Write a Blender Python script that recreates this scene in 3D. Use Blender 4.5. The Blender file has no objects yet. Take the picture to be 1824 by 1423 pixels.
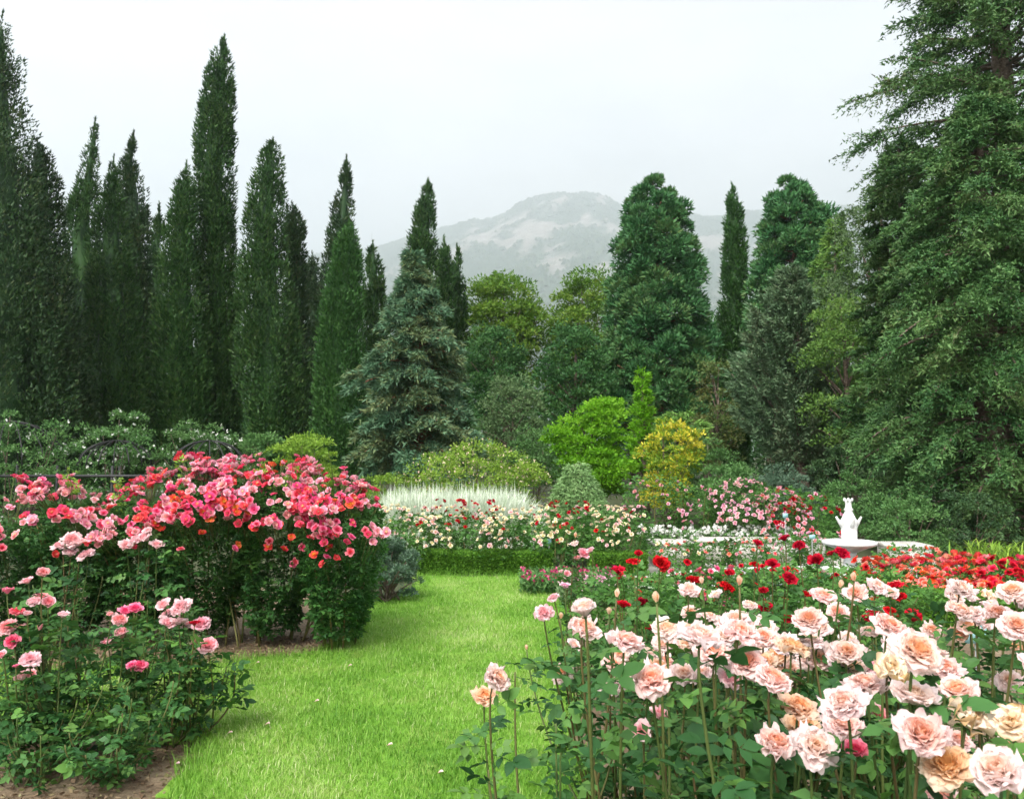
import bpy, math
import numpy as np
from math import radians, sin, cos, pi
from mathutils import Matrix, Vector

# ------------------------------------------------------------------ camera, sky, sun, exposure
S = bpy.context.scene
COL = S.collection
CAM_H, FPX, PITCH = 1.55, 1419.0, math.atan(99 / 1419.0)
cam = bpy.data.objects.new('camera', bpy.data.cameras.new('camera'))
COL.objects.link(cam)
cam.data.sensor_width = 36.0
cam.data.lens = 28.0
cam.data.clip_start = 0.05
cam.data.clip_end = 16000.0
cam.location = (0, 0, CAM_H)
cam.rotation_euler = (pi / 2 + PITCH, 0, 0)
cam.data.dof.use_dof = True
cam.data.dof.focus_distance = 3.2
cam.data.dof.aperture_fstop = 9.0
S.camera = cam

SUN_EL, SUN_AZ = radians(50), radians(205)      # azimuth measured from +Y clockwise
w = bpy.data.worlds.new('World'); S.world = w; w.use_nodes = True
nt = w.node_tree; nt.nodes.clear()
out = nt.nodes.new('ShaderNodeOutputWorld')
bg = nt.nodes.new('ShaderNodeBackground')
sky = nt.nodes.new('ShaderNodeTexSky'); sky.sky_type = 'NISHITA'; sky.sun_disc = False
sky.sun_elevation = SUN_EL; sky.sun_rotation = SUN_AZ
tc = nt.nodes.new('ShaderNodeTexCoord')
mp = nt.nodes.new('ShaderNodeMapping'); mp.inputs['Scale'].default_value = (1.0, 1.0, 2.6)
nz = nt.nodes.new('ShaderNodeTexNoise'); nz.inputs['Scale'].default_value = 2.3; nz.inputs['Detail'].default_value = 5
nz.inputs['Roughness'].default_value = 0.55
cr = nt.nodes.new('ShaderNodeValToRGB')
cr.color_ramp.elements[0].position = 0.26; cr.color_ramp.elements[0].color = (2.55, 2.64, 2.74, 1)
cr.color_ramp.elements[1].position = 0.60; cr.color_ramp.elements[1].color = (3.55, 3.56, 3.57, 1)
mx = nt.nodes.new('ShaderNodeMix'); mx.data_type = 'RGBA'; mx.inputs[0].default_value = 0.96
nt.links.new(tc.outputs['Generated'], mp.inputs['Vector']); nt.links.new(mp.outputs['Vector'], nz.inputs['Vector'])
nt.links.new(nz.outputs['Fac'], cr.inputs['Fac'])
nt.links.new(sky.outputs['Color'], mx.inputs[6]); nt.links.new(cr.outputs['Color'], mx.inputs[7])
nt.links.new(mx.outputs[2], bg.inputs['Color']); bg.inputs['Strength'].default_value = 0.1
nt.links.new(bg.outputs['Background'], out.inputs['Surface'])

sd = bpy.data.lights.new('sun', 'SUN'); sd.energy = 2.7; sd.angle = radians(30); sd.color = (1.0, 0.96, 0.9)
so = bpy.data.objects.new('sun', sd); COL.objects.link(so)
so.rotation_euler = (pi / 2 - SUN_EL, 0, -SUN_AZ + pi)
S.view_settings.view_transform = 'Standard'; S.view_settings.look = 'None'
S.view_settings.exposure = 1.75; S.view_settings.gamma = 1.0; S.view_settings.use_curve_mapping = False
S.cycles.max_bounces = 6; S.cycles.diffuse_bounces = 3; S.cycles.glossy_bounces = 2
S.cycles.transmission_bounces = 4; S.cycles.volume_bounces = 3; S.cycles.transparent_max_bounces = 4
S.cycles.use_denoising = True

# ------------------------------------------------------------------ helpers
R = np.random.default_rng(7)

def lin(r, g, b):
    f = lambda c: (c / 255 / 12.92) if c / 255 <= 0.04045 else ((c / 255 + 0.055) / 1.055) ** 2.4
    return (f(r), f(g), f(b))

def at(px, py, Y):
    """world point seen at photo pixel px,py, at horizontal distance Y"""
    u = (px - 912) / FPX; v = (711.5 - py) / FPX
    t = Y / (cos(PITCH) - v * sin(PITCH))
    return np.array([u * t, Y, CAM_H + t * (sin(PITCH) + v * cos(PITCH))])

def gnd(px, py):
    """ground point seen at photo pixel"""
    u = (px - 912) / FPX; v = (711.5 - py) / FPX
    t = -CAM_H / (sin(PITCH) + v * cos(PITCH))
    return np.array([u * t, t * (cos(PITCH) - v * sin(PITCH)), 0.0])

def unit(a):
    a = np.asarray(a, float)
    return a / np.maximum(np.linalg.norm(a, axis=-1, keepdims=True), 1e-9)

def rdir(n, rng=R):
    return unit(rng.normal(size=(n, 3)))

class MB:
    """collects vertices, faces, and a per-face random value"""
    def __init__(self):
        self.V = []; self.Q = []; self.T = []; self.rq = []; self.rt = []; self.mq = []; self.mt = []; self.n = 0; self.pt = []; self.usept = False
    def add(self, V, Q=None, T=None, rnd=None, mat=0, pt=None):
        V = np.asarray(V, float).reshape(-1, 3)
        if Q is not None and len(Q):
            Q = np.asarray(Q, int); self.Q.append(Q + self.n)
            self.rq.append(np.broadcast_to(0.5 if rnd is None else rnd, (len(Q),)) if T is None or rnd is None or np.ndim(rnd) == 0 else rnd[:len(Q)])
            self.mq.append(np.full(len(Q), mat))
        if T is not None and len(T):
            T = np.asarray(T, int); self.T.append(T + self.n)
            self.rt.append(np.broadcast_to(0.5 if rnd is None else (rnd if np.ndim(rnd) == 0 or Q is None else rnd[len(Q):]), (len(T),)))
            self.mt.append(np.full(len(T), mat))
        self.V.append(V); self.n += len(V)
        if pt is not None: self.usept = True
        self.pt.append(np.zeros(len(V)) if pt is None else np.broadcast_to(pt, (len(V),)))
    def mesh(self, name, mats, origin=(0, 0, 0), smooth=True):
        V = np.concatenate(self.V) - np.asarray(origin, float)
        Q = np.concatenate(self.Q) if self.Q else np.zeros((0, 4), int)
        T = np.concatenate(self.T) if self.T else np.zeros((0, 3), int)
        me = bpy.data.meshes.new(name)
        me.vertices.add(len(V)); me.vertices.foreach_set('co', V.astype(np.float32).ravel())
        nl = Q.size + T.size; me.loops.add(nl)
        me.loops.foreach_set('vertex_index', np.concatenate([Q.ravel(), T.ravel()]).astype(np.int32))
        npoly = len(Q) + len(T); me.polygons.add(npoly)
        ls = np.concatenate([np.arange(len(Q)) * 4, Q.size + np.arange(len(T)) * 3]).astype(np.int32)
        me.polygons.foreach_set('loop_start', ls)
        me.polygons.foreach_set('use_smooth', np.full(npoly, smooth))
        me.polygons.foreach_set('material_index', np.concatenate(self.mq + self.mt).astype(np.int32))
        a = me.attributes.new('rnd', 'FLOAT', 'FACE')
        a.data.foreach_set('value', np.concatenate(self.rq + self.rt).astype(np.float32))
        if self.usept:
            a = me.attributes.new('pt', 'FLOAT', 'POINT')
            a.data.foreach_set('value', np.concatenate(self.pt).astype(np.float32))
        for m in (mats if isinstance(mats, (list, tuple)) else [mats]): me.materials.append(m)
        me.update(calc_edges=True)
        return me

def link(name, data, parent=None, loc=(0, 0, 0)):
    o = bpy.data.objects.new(name, data); COL.objects.link(o); o.location = loc
    if parent is not None: o.parent = parent
    return o

def tag(o, label=None, cat=None, group=None, kind=None):
    if label: o['label'] = label
    if cat: o['category'] = cat
    if group: o['group'] = group
    if kind: o['kind'] = kind
    return o

def thing(name, label, cat, loc, group=None):
    o = bpy.data.objects.new(name, None); COL.objects.link(o); o.location = tuple(float(c) for c in loc)
    o.empty_display_size = 0.1
    return tag(o, label, cat, group)

def part(name, mb, mats, root, kind=None, smooth=True):
    o = link(name, mb.mesh(name, mats, root.location, smooth), root)
    if kind: o['kind'] = kind
    return o

def struct(name, mb, mats, kind='structure', label=None, smooth=True):
    o = link(name, mb.mesh(name, mats, smooth=smooth)); o['kind'] = kind
    if label: o['label'] = label; 
    return o

def tube(mb, P, r, k=5, rnd=0.5, mat=0):
    """tapered tube through points P with radii r"""
    P = np.asarray(P, float); n = len(P); r = np.broadcast_to(r, (n,))
    t = unit(np.gradient(P, axis=0)); ref = np.array([0.31, 0.17, 0.93]) if abs(t[0][2]) < .9 else np.array([1., 0.1, 0.0])
    a = unit(np.cross(t, ref)); b = np.cross(t, a)
    ang = np.arange(k) * 2 * pi / k
    V = P[:, None] + r[:, None, None] * (a[:, None] * np.cos(ang)[None, :, None] + b[:, None] * np.sin(ang)[None, :, None])
    i = np.arange(n - 1)[:, None] * k; j = np.arange(k)[None]
    j2 = (j + 1) % k
    Q = np.stack([i + j, i + j2, i + k + j2, i + k + j], -1).reshape(-1, 4)
    T = [[0, (q + 1) % k, q] for q in range(1, k - 1)] if k > 2 else []
    T = [[0, q + 1, q] for q in range(1, k - 1)] + [[(n - 1) * k, (n - 1) * k + q, (n - 1) * k + q + 1] for q in range(1, k - 1)]
    mb.add(V, Q, T, rnd, mat)

def bez(p0, p1, p2, n=8):
    t = np.linspace(0, 1, n)[:, None]
    return (1 - t) ** 2 * np.asarray(p0) + 2 * t * (1 - t) * np.asarray(p1) + t * t * np.asarray(p2)

def lathe(mb, prof, c=(0, 0, 0), k=32, rnd=.5, mat=0, sx=1, sy=1):
    prof = np.asarray(prof, float); n = len(prof); ang = np.arange(k) * 2 * pi / k
    V = np.stack([prof[:, None, 0] * np.cos(ang) * sx, prof[:, None, 0] * np.sin(ang) * sy, np.broadcast_to(prof[:, None, 1], (n, k))], -1) + np.asarray(c)
    i = np.arange(n - 1)[:, None] * k; j = np.arange(k)[None]; j2 = (j + 1) % k
    mb.add(V, np.stack([i + j, i + j2, i + k + j2, i + k + j], -1).reshape(-1, 4), None, rnd, mat)

def box(mb, lo, hi, rnd=.5, mat=0, bev=0.0):
    lo = np.asarray(lo, float); hi = np.asarray(hi, float)
    if bev <= 0:
        V = np.array([[x, y, z] for z in (lo[2], hi[2]) for y in (lo[1], hi[1]) for x in (lo[0], hi[0])])
        mb.add(V, [[0, 2, 3, 1], [4, 5, 7, 6], [0, 1, 5, 4], [2, 6, 7, 3], [0, 4, 6, 2], [1, 3, 7, 5]], None, rnd, mat); return
    b = bev
    def ring(z, i): return [[lo[0] + i, lo[1] + i, z], [hi[0] - i, lo[1] + i, z], [hi[0] - i, hi[1] - i, z], [lo[0] + i, hi[1] - i, z]]
    V = ring(lo[2], 0) + ring(hi[2] - b, 0) + ring(hi[2], b)
    Q = [[3, 2, 1, 0], [8, 9, 10, 11]]
    for s in (0, 4):
        for q in range(4): Q.append([s + q, s + (q + 1) % 4, s + 4 + (q + 1) % 4, s + 4 + q])
    mb.add(V, Q, None, rnd, mat)

def diamonds(mb, C, D, Sd, L, W, rnd, fold=0.0, mat=0):
    """leaf-like quads: base C, direction D, side Sd, length L, width W"""
    n = len(C); L = np.broadcast_to(L, (n,))[:, None]; W = np.broadcast_to(W, (n,))[:, None]
    N = np.cross(D, Sd)
    V = np.stack([C, C + D * L * .45 + Sd * W * .5 + N * W * fold, C + D * L, C + D * L * .45 - Sd * W * .5 + N * W * fold], 1)
    mb.add(V, np.arange(n * 4).reshape(n, 4), None, rnd, mat)

def needles(mb, C, D, L, W, rnd, rng=R):
    D = unit(D); n = len(C); Sd = unit(np.cross(D, rdir(n, rng))) * (np.broadcast_to(W, (n,)) * .62)[:, None]
    V = np.stack([C - Sd, C + Sd, C + D * np.broadcast_to(L, (n,))[:, None]], 1)
    mb.add(V, None, np.arange(n * 3).reshape(n, 3), rnd)

def leaves(mb, C, D, L, W, rnd, rng=R, fold=.15, mat=0):
    D = unit(D); Sd = unit(np.cross(D, rdir(len(C), rng)))
    diamonds(mb, C, D, Sd, L, W, rnd, fold, mat)

def vnoise(x, y, seed=0, octv=5, scale=1.0, gain=.5):
    rg = np.random.default_rng(seed); G = rg.random((257, 257)); tot = 0; amp = 1; nrm = 0
    x = np.asarray(x, float) / scale; y = np.asarray(y, float) / scale
    for o in range(octv):
        xi = np.floor(x).astype(int); yi = np.floor(y).astype(int); fx = x - xi; fy = y - yi
        fx = fx * fx * (3 - 2 * fx); fy = fy * fy * (3 - 2 * fy)
        g = lambda a, b: G[(a + o * 37) % 257, (b + o * 71) % 257]
        v = (g(xi, yi) * (1 - fx) + g(xi + 1, yi) * fx) * (1 - fy) + (g(xi, yi + 1) * (1 - fx) + g(xi + 1, yi + 1) * fx) * fy
        tot = tot + amp * v; nrm += amp; amp *= gain; x = x * 2.03; y = y * 2.03
    return tot / nrm

def stamp(mb, V, Q, T, M, rnd, mat=0, pt=None):
    """place copies of a small mesh at every 4x4 matrix of M"""
    n = len(M); k = len(V)
    W = np.einsum('nij,kj->nki', M[:, :3, :3], V) + M[:, None, :3, 3]
    off = np.arange(n)[:, None, None] * k
    rnd = np.broadcast_to(rnd, (n,))
    q = (Q[None] + off).reshape(-1, 4) if Q is not None and len(Q) else None
    t = (T[None] + off).reshape(-1, 3) if T is not None and len(T) else None
    p = None if pt is None else np.tile(pt, n)
    if q is not None and t is not None:
        mb.add(W, q, t, np.concatenate([np.repeat(rnd, len(Q)), np.repeat(rnd, len(T))]), mat, p)
    elif q is not None: mb.add(W, q, None, np.repeat(rnd, len(Q)), mat, p)
    else: mb.add(W, None, t, np.repeat(rnd, len(T)), mat, p)

def frames(P, D, scale, rng=R, up=None, roll=None):
    """matrices with local Z along D (or local X along D with Z near up when up given)"""
    P = np.asarray(P, float); D = unit(D); n = len(P); scale = np.broadcast_to(scale, (n,))
    M = np.zeros((n, 4, 4)); M[:, 3, 3] = 1
    if up is None:
        a = unit(np.cross(D, rdir(n, rng))); b = np.cross(D, a)
        A = np.stack([a, b, D], -1)
    else:
        y = unit(np.cross(np.broadcast_to(up, (n, 3)), D)); z = np.cross(D, y)
        A = np.stack([D, y, z], -1)
    M[:, :3, :3] = A * scale[:, None, None]; M[:, :3, 3] = P
    return M

# ------------------------------------------------------------------ materials
def nodes(name):
    m = bpy.data.materials.new(name); m.use_nodes = True; t = m.node_tree; t.nodes.clear()
    o = t.nodes.new('ShaderNodeOutputMaterial'); return m, t, o

def ramp(t, stops):
    r = t.nodes.new('ShaderNodeValToRGB'); e = r.color_ramp.elements
    while len(e) < len(stops): e.new(0.5)
    for k, (p, c) in enumerate(stops): e[k].position = p; e[k].color = (*c, 1)
    return r

def leaf_mat(name, cols, trans=0.25, rough=0.55, spec=0.25, vary=0.12, attr='rnd', sat=1.0):
    m, t, o = nodes(name); L = t.links
    at_ = t.nodes.new('ShaderNodeAttribute'); at_.attribute_name = attr
    r = ramp(t, [(k / (len(cols) - 1), c) for k, c in enumerate(cols)])
    L.new(at_.outputs['Fac'], r.inputs['Fac'])
    oi = t.nodes.new('ShaderNodeObjectInfo'); h = t.nodes.new('ShaderNodeHueSaturation')
    mr = t.nodes.new('ShaderNodeMapRange'); mr.inputs[3].default_value = 1 - vary; mr.inputs[4].default_value = 1 + vary
    L.new(oi.outputs['Random'], mr.inputs[0]); L.new(mr.outputs[0], h.inputs['Value']); h.inputs['Saturation'].default_value = sat
    L.new(r.outputs['Color'], h.inputs['Color'])
    p = t.nodes.new('ShaderNodeBsdfPrincipled'); L.new(h.outputs['Color'], p.inputs['Base Color'])
    p.inputs['Roughness'].default_value = rough; p.inputs['Specular IOR Level'].default_value = spec
    if trans > 0:
        tr = t.nodes.new('ShaderNodeBsdfTranslucent'); mxx = t.nodes.new('ShaderNodeMixShader'); mxx.inputs[0].default_value = trans
        L.new(h.outputs['Color'], tr.inputs['Color']); L.new(p.outputs[0], mxx.inputs[1]); L.new(tr.outputs[0], mxx.inputs[2])
        L.new(mxx.outputs[0], o.inputs['Surface'])
    else: L.new(p.outputs[0], o.inputs['Surface'])
    return m

def noise_mat(name, cols, scale=5.0, detail=6, rough=.8, bump=0.0, spec=.3, bscale=None, coord='Object', dist=.05):
    m, t, o = nodes(name); L = t.links
    tcn = t.nodes.new('ShaderNodeTexCoord'); n = t.nodes.new('ShaderNodeTexNoise')
    n.inputs['Scale'].default_value = scale; n.inputs['Detail'].default_value = detail; n.inputs['Roughness'].default_value = .62
    L.new(tcn.outputs[coord], n.inputs['Vector'])
    r = ramp(t, [(.3 + .4 * k / (len(cols) - 1), c) for k, c in enumerate(cols)]); L.new(n.outputs['Fac'], r.inputs['Fac'])
    p = t.nodes.new('ShaderNodeBsdfPrincipled'); L.new(r.outputs['Color'], p.inputs['Base Color'])
    p.inputs['Roughness'].default_value = rough; p.inputs['Specular IOR Level'].default_value = spec
    if bump:
        n2 = t.nodes.new('ShaderNodeTexNoise'); n2.inputs['Scale'].default_value = bscale or scale * 4; n2.inputs['Detail'].default_value = 5
        L.new(tcn.outputs[coord], n2.inputs['Vector'])
        b = t.nodes.new('ShaderNodeBump'); b.inputs['Strength'].default_value = bump; b.inputs['Distance'].default_value = dist
        L.new(n2.outputs['Fac'], b.inputs['Height']); L.new(b.outputs[0], p.inputs['Normal'])
    L.new(p.outputs[0], o.inputs['Surface'])
    return m

def petal_mat(name, stops, trans=.3, vary=.06, hue=.01):
    m, t, o = nodes(name); L = t.links
    a = t.nodes.new('ShaderNodeAttribute'); a.attribute_name = 'pt'
    a2 = t.nodes.new('ShaderNodeAttribute'); a2.attribute_name = 'rnd'
    ad = t.nodes.new('ShaderNodeMath'); ad.operation = 'MULTIPLY_ADD'; ad.inputs[1].default_value = .16; 
    sb = t.nodes.new('ShaderNodeMath'); sb.operation = 'SUBTRACT'; sb.inputs[1].default_value = .08
    L.new(a2.outputs['Fac'], ad.inputs[0]); L.new(a.outputs['Fac'], ad.inputs[2]); L.new(ad.outputs[0], sb.inputs[0])
    r = ramp(t, stops); L.new(sb.outputs[0], r.inputs['Fac'])
    oi = t.nodes.new('ShaderNodeObjectInfo'); h = t.nodes.new('ShaderNodeHueSaturation')
    m1 = t.nodes.new('ShaderNodeMapRange'); m1.inputs[3].default_value = 1 - vary; m1.inputs[4].default_value = 1 + vary
    m2 = t.nodes.new('ShaderNodeMapRange'); m2.inputs[3].default_value = .5 - hue; m2.inputs[4].default_value = .5 + hue
    mul = t.nodes.new('ShaderNodeMath'); mul.operation = 'MULTIPLY'; mul.inputs[1].default_value = 7.31
    fr = t.nodes.new('ShaderNodeMath'); fr.operation = 'FRACT'
    L.new(oi.outputs['Random'], m1.inputs[0]); L.new(oi.outputs['Random'], mul.inputs[0]); L.new(mul.outputs[0], fr.inputs[0]); L.new(fr.outputs[0], m2.inputs[0])
    L.new(m1.outputs[0], h.inputs['Value']); L.new(m2.outputs[0], h.inputs['Hue']); L.new(r.outputs['Color'], h.inputs['Color'])
    p = t.nodes.new('ShaderNodeBsdfPrincipled'); L.new(h.outputs['Color'], p.inputs['Base Color'])
    p.inputs['Roughness'].default_value = .6; p.inputs['Specular IOR Level'].default_value = .15
    tr = t.nodes.new('ShaderNodeBsdfTranslucent'); L.new(h.outputs['Color'], tr.inputs['Color'])
    mm = t.nodes.new('ShaderNodeMixShader'); mm.inputs[0].default_value = trans
    L.new(p.outputs[0], mm.inputs[1]); L.new(tr.outputs[0], mm.inputs[2]); L.new(mm.outputs[0], o.inputs['Surface'])
    return m

M = {}
M['cypress'] = leaf_mat('cypress_green', [(.010, .036, .010), (.024, .074, .015), (.045, .108, .022), (.078, .122, .03)], 0.08)
M['cypress_dark'] = leaf_mat('dark_cypress', [(.010, .030, .011), (.02, .056, .015), (.038, .08, .021), (.072, .085, .03)], 0.06)
M['cypress_light'] = leaf_mat('fresh_cypress', [(.016, .062, .013), (.034, .10, .02), (.056, .135, .026)], 0.08)
M['sequoia'] = leaf_mat('sequoia_green', [(.022, .09, .030), (.046, .152, .048), (.082, .205, .065), (.12, .185, .054)], 0.1)
M['spruce'] = leaf_mat('blue_spruce', [(.036, .105, .050), (.066, .155, .078), (.11, .21, .115), (.155, .205, .08), (.10, .115, .05)], 0.05)
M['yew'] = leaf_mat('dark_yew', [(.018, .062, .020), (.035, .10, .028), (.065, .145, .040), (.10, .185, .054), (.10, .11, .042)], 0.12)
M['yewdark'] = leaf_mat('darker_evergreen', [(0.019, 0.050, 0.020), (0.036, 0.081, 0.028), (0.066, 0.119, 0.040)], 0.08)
M['juniper'] = leaf_mat('grey_juniper', [(.055, .115, .058), (.09, .16, .078), (.125, .195, .10), (.13, .135, .075)], 0.06)
M['weep'] = leaf_mat('weeping_green', [(.12, .24, .075), (.19, .33, .12), (.28, .41, .16)], 0.15)
M['decid'] = leaf_mat('yellow_green_leaf', [(.06, .15, .02), (.10, .215, .026), (.16, .285, .032), (.205, .29, .042)], 0.3)
M['decidark'] = leaf_mat('deep_green_leaf', [(.026, .10, .028), (.05, .145, .038), (.088, .20, .05)], 0.25)
M['decilight'] = leaf_mat('light_green_leaf', [(.085, .19, .035), (.14, .27, .055), (.21, .33, .075)], 0.3)
M['olive'] = leaf_mat('grey_green_leaf', [(.06, .12, .045), (.10, .17, .065), (.145, .22, .09)], 0.2)
M['maple'] = leaf_mat('lime_maple_leaf', [(.10, .28, .012), (.17, .41, .02), (.26, .50, .03)], 0.4)
M['yellow'] = leaf_mat('gold_leaf', [(.12, .26, .03), (.16, .31, .03), (.26, .38, .03), (.76, .65, .05), (.83, .73, .15)], 0.35)
M['shrub'] = leaf_mat('fresh_shrub_leaf', [(.12, .23, .025), (.20, .34, .04), (.30, .43, .06)], 0.3)
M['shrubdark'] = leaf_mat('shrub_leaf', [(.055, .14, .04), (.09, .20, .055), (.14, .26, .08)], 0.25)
M['box'] = leaf_mat('box_leaf', [(.05, .15, .016), (.10, .24, .024), (.17, .33, .034)], 0.2)
M['bluegreen'] = leaf_mat('blue_green_leaf', [(.055, .11, .065), (.085, .15, .09), (.13, .20, .13)], 0.2)
M['rose'] = leaf_mat('rose_leaf', [(.02, .075, .02), (.04, .125, .03), (.07, .175, .04), (.115, .225, .048)], 0.25, rough=.5, spec=.25)
M['roselight'] = leaf_mat('bright_rose_leaf', [(0.042, 0.125, 0.026), (0.072, 0.188, 0.036), (0.120, 0.263, 0.048)], 0.3, rough=.5, spec=.25)
M['redleaf'] = leaf_mat('bronze_leaf', [(.05, .10, .03), (.09, .135, .035), (.13, .12, .038)], 0.2)
M['stem'] = leaf_mat('rose_stem', [(.06, .10, .025), (.10, .13, .035), (.12, .085, .035)], 0, rough=.5)
M['cane'] = leaf_mat('rose_cane', [(.13, .16, .05), (.19, .17, .06), (.16, .11, .05)], 0, rough=.6)
M['bark'] = noise_mat('bark', [(.06, .042, .03), (.13, .095, .07), (.19, .15, .12)], 9, bump=.7, bscale=22)
M['redbark'] = noise_mat('red_bark', [(.16, .07, .04), (.28, .13, .08)], 9, bump=.7, bscale=22)
M['grass'] = leaf_mat('grass_blade', [(.10, .25, .024), (.18, .37, .04), (.30, .46, .09), (.54, .57, .30)], 0.3, rough=.5, vary=0)
M['whitegrass'] = leaf_mat('cream_striped_blade', [(.50, .60, .42), (.68, .74, .60), (.80, .83, .74)], 0.3, vary=0)
M['blacksteel'] = noise_mat('black_painted_steel', [(.012, .012, .013), (.03, .03, .03)], 12, rough=.5)
M['marble'] = noise_mat('white_marble', [(.50, .50, .46), (.68, .68, .665), (.76, .76, .75)], 6, rough=.45, bump=.1, bscale=60, dist=.01)
M['stone'] = noise_mat('pale_limestone', [(.36, .34, .30), (.50, .475, .43), (.58, .56, .52)], 4, rough=.85, bump=.3, bscale=40, dist=.015)
M['water'] = noise_mat('pool_water', [(.02, .03, .03), (.03, .045, .04)], 2, rough=.06, bump=.1, bscale=18, spec=.6, dist=.01)
M['teal'] = noise_mat('teal_plate', [(.22, .42, .44), (.30, .52, .54)], 10, rough=.5)
M['steel'] = noise_mat('grey_steel', [(.2, .21, .21), (.32, .33, .33)], 15, rough=.5)
M['smallwhite'] = leaf_mat('white_blossom', [(.74, .74, .66), (.82, .81, .76), (.86, .86, .83)], .25)
M['smallpink'] = leaf_mat('pink_blossom', [(.60, .22, .34), (.70, .36, .46), (.76, .55, .6)], .25)
M['smallmag'] = leaf_mat('magenta_blossom', [(.35, .012, .08), (.48, .03, .14), (.60, .15, .25)], .25)
M['smallcream'] = leaf_mat('cream_blossom', [(.66, .55, .34), (.72, .62, .45), (.74, .5, .42)], .25)
M['calyx'] = leaf_mat('calyx_green', [(.07, .14, .03), (.10, .18, .05)], .1)
P_ = {}
P_['peach'] = petal_mat('peach_petal', [(0, lin(244, 164, 112)), (.25, lin(245, 184, 148)), (.5, lin(247, 208, 192)), (.8, lin(248, 222, 216)), (1, lin(248, 224, 222))], trans=.45, hue=.014)
P_['pale'] = petal_mat('pale_peach_petal', [(0, lin(244, 192, 146)), (.3, lin(246, 210, 190)), (.6, lin(248, 226, 218)), (1, lin(248, 228, 228))], trans=.45, hue=.012)
P_['apricot'] = petal_mat('apricot_petal', [(0, lin(244, 164, 96)), (.35, lin(243, 184, 134)), (.7, lin(243, 202, 170)), (1, lin(243, 216, 198))], trans=.48, hue=.012)
P_['wilt'] = petal_mat('wilting_petal', [(0, lin(200, 150, 96)), (.25, lin(236, 200, 156)), (.6, lin(246, 226, 204)), (.9, lin(246, 222, 200)), (1, lin(214, 176, 130))], trans=.35)
P_['pink'] = petal_mat('pink_petal', [(0, lin(234, 116, 124)), (.35, lin(240, 150, 156)), (.75, lin(243, 180, 186)), (1, lin(243, 200, 204))], trans=.4, hue=.015)
P_['palepink'] = petal_mat('pale_pink_petal', [(0, lin(240, 152, 156)), (.45, lin(243, 186, 190)), (1, lin(243, 212, 214))], trans=.4, hue=.01)
P_['hotpink'] = petal_mat('hot_pink_petal', [(0, lin(226, 54, 96)), (.5, lin(234, 86, 124)), (1, lin(242, 146, 168))], trans=.35, hue=.015)
P_['coral'] = petal_mat('coral_pink_petal', [(0, lin(244, 214, 120)), (.15, lin(244, 176, 160)), (.45, lin(236, 92, 118)), (.75, lin(230, 60, 96)), (1, lin(236, 104, 128))], vary=.1, hue=.02)
P_['orange'] = petal_mat('orange_petal', [(0, lin(244, 200, 90)), (.35, lin(242, 150, 70)), (.7, lin(238, 96, 66)), (1, lin(236, 84, 84))], hue=.02)
P_['softpink'] = petal_mat('soft_pink_petal', [(0, lin(244, 222, 160)), (.2, lin(244, 196, 190)), (.6, lin(240, 150, 166)), (.85, lin(240, 164, 178)), (1, lin(243, 204, 208))], hue=.02)
P_['red'] = petal_mat('dark_red_petal', [(0, lin(120, 0, 14)), (.5, lin(168, 4, 28)), (1, lin(196, 16, 44))], trans=.15, vary=.2, hue=.004)
P_['vermilion'] = petal_mat('vermilion_petal', [(0, lin(226, 60, 20)), (.5, lin(228, 50, 36)), (1, lin(236, 96, 84))], hue=.022)
P_['salmon'] = petal_mat('salmon_petal', [(0, lin(236, 90, 60)), (.5, lin(236, 110, 96)), (1, lin(240, 160, 150))], hue=.02)
P_['cream'] = petal_mat('cream_petal', [(0, lin(236, 206, 130)), (.5, lin(238, 222, 176)), (1, lin(240, 230, 208))], hue=.015)
P_['mauve'] = petal_mat('mauve_petal', [(0, lin(200, 120, 150)), (.5, lin(226, 158, 178)), (1, lin(236, 196, 208))], hue=.02)
P_['white'] = petal_mat('white_petal', [(0, lin(236, 226, 190)), (1, lin(240, 238, 232))])

# ------------------------------------------------------------------ setting: ground, lawn, beds, mountain
def inside(P, poly):
    x, y = P[:, 0], P[:, 1]; c = np.zeros(len(P), bool); n = len(poly)
    for i in range(n):
        x1, y1 = poly[i]; x2, y2 = poly[(i + 1) % n]
        k = ((y1 > y) != (y2 > y)) & (x < (x2 - x1) * (y - y1) / (y2 - y1 + 1e-12) + x1); c ^= k
    return c

def sheet(name, poly, z, mat, cell=.09):
    """flat sheet of small cells filling a polygon, with a ragged edge"""
    poly = np.asarray(poly, float); lo = poly.min(0) - cell; n = np.ceil((poly.max(0) - lo) / cell).astype(int) + 2
    I, J = np.meshgrid(np.arange(n[0]), np.arange(n[1]), indexing='ij'); C = np.column_stack([lo[0] + (I.ravel() + .5) * cell, lo[1] + (J.ravel() + .5) * cell])
    k = inside(C, poly); i, j = I.ravel()[k], J.ravel()[k]; st = n[1] + 1
    gx_, gy_ = np.meshgrid(np.arange(n[0] + 1), np.arange(st), indexing='ij'); rg = np.random.default_rng(len(poly))
    V = np.column_stack([lo[0] + gx_.ravel() * cell, lo[1] + gy_.ravel() * cell]) + rg.normal(size=((n[0] + 1) * st, 2)) * cell * .2
    Q = np.stack([i * st + j, (i + 1) * st + j, (i + 1) * st + j + 1, i * st + j + 1], 1); used, inv = np.unique(Q, return_inverse=True)
    mb = MB(); mb.add(np.column_stack([V[used], np.full(len(used), z)]), inv.reshape(-1, 4)); o = link(name, mb.mesh(name, mat)); o['kind'] = 'structure'
    return o

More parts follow.
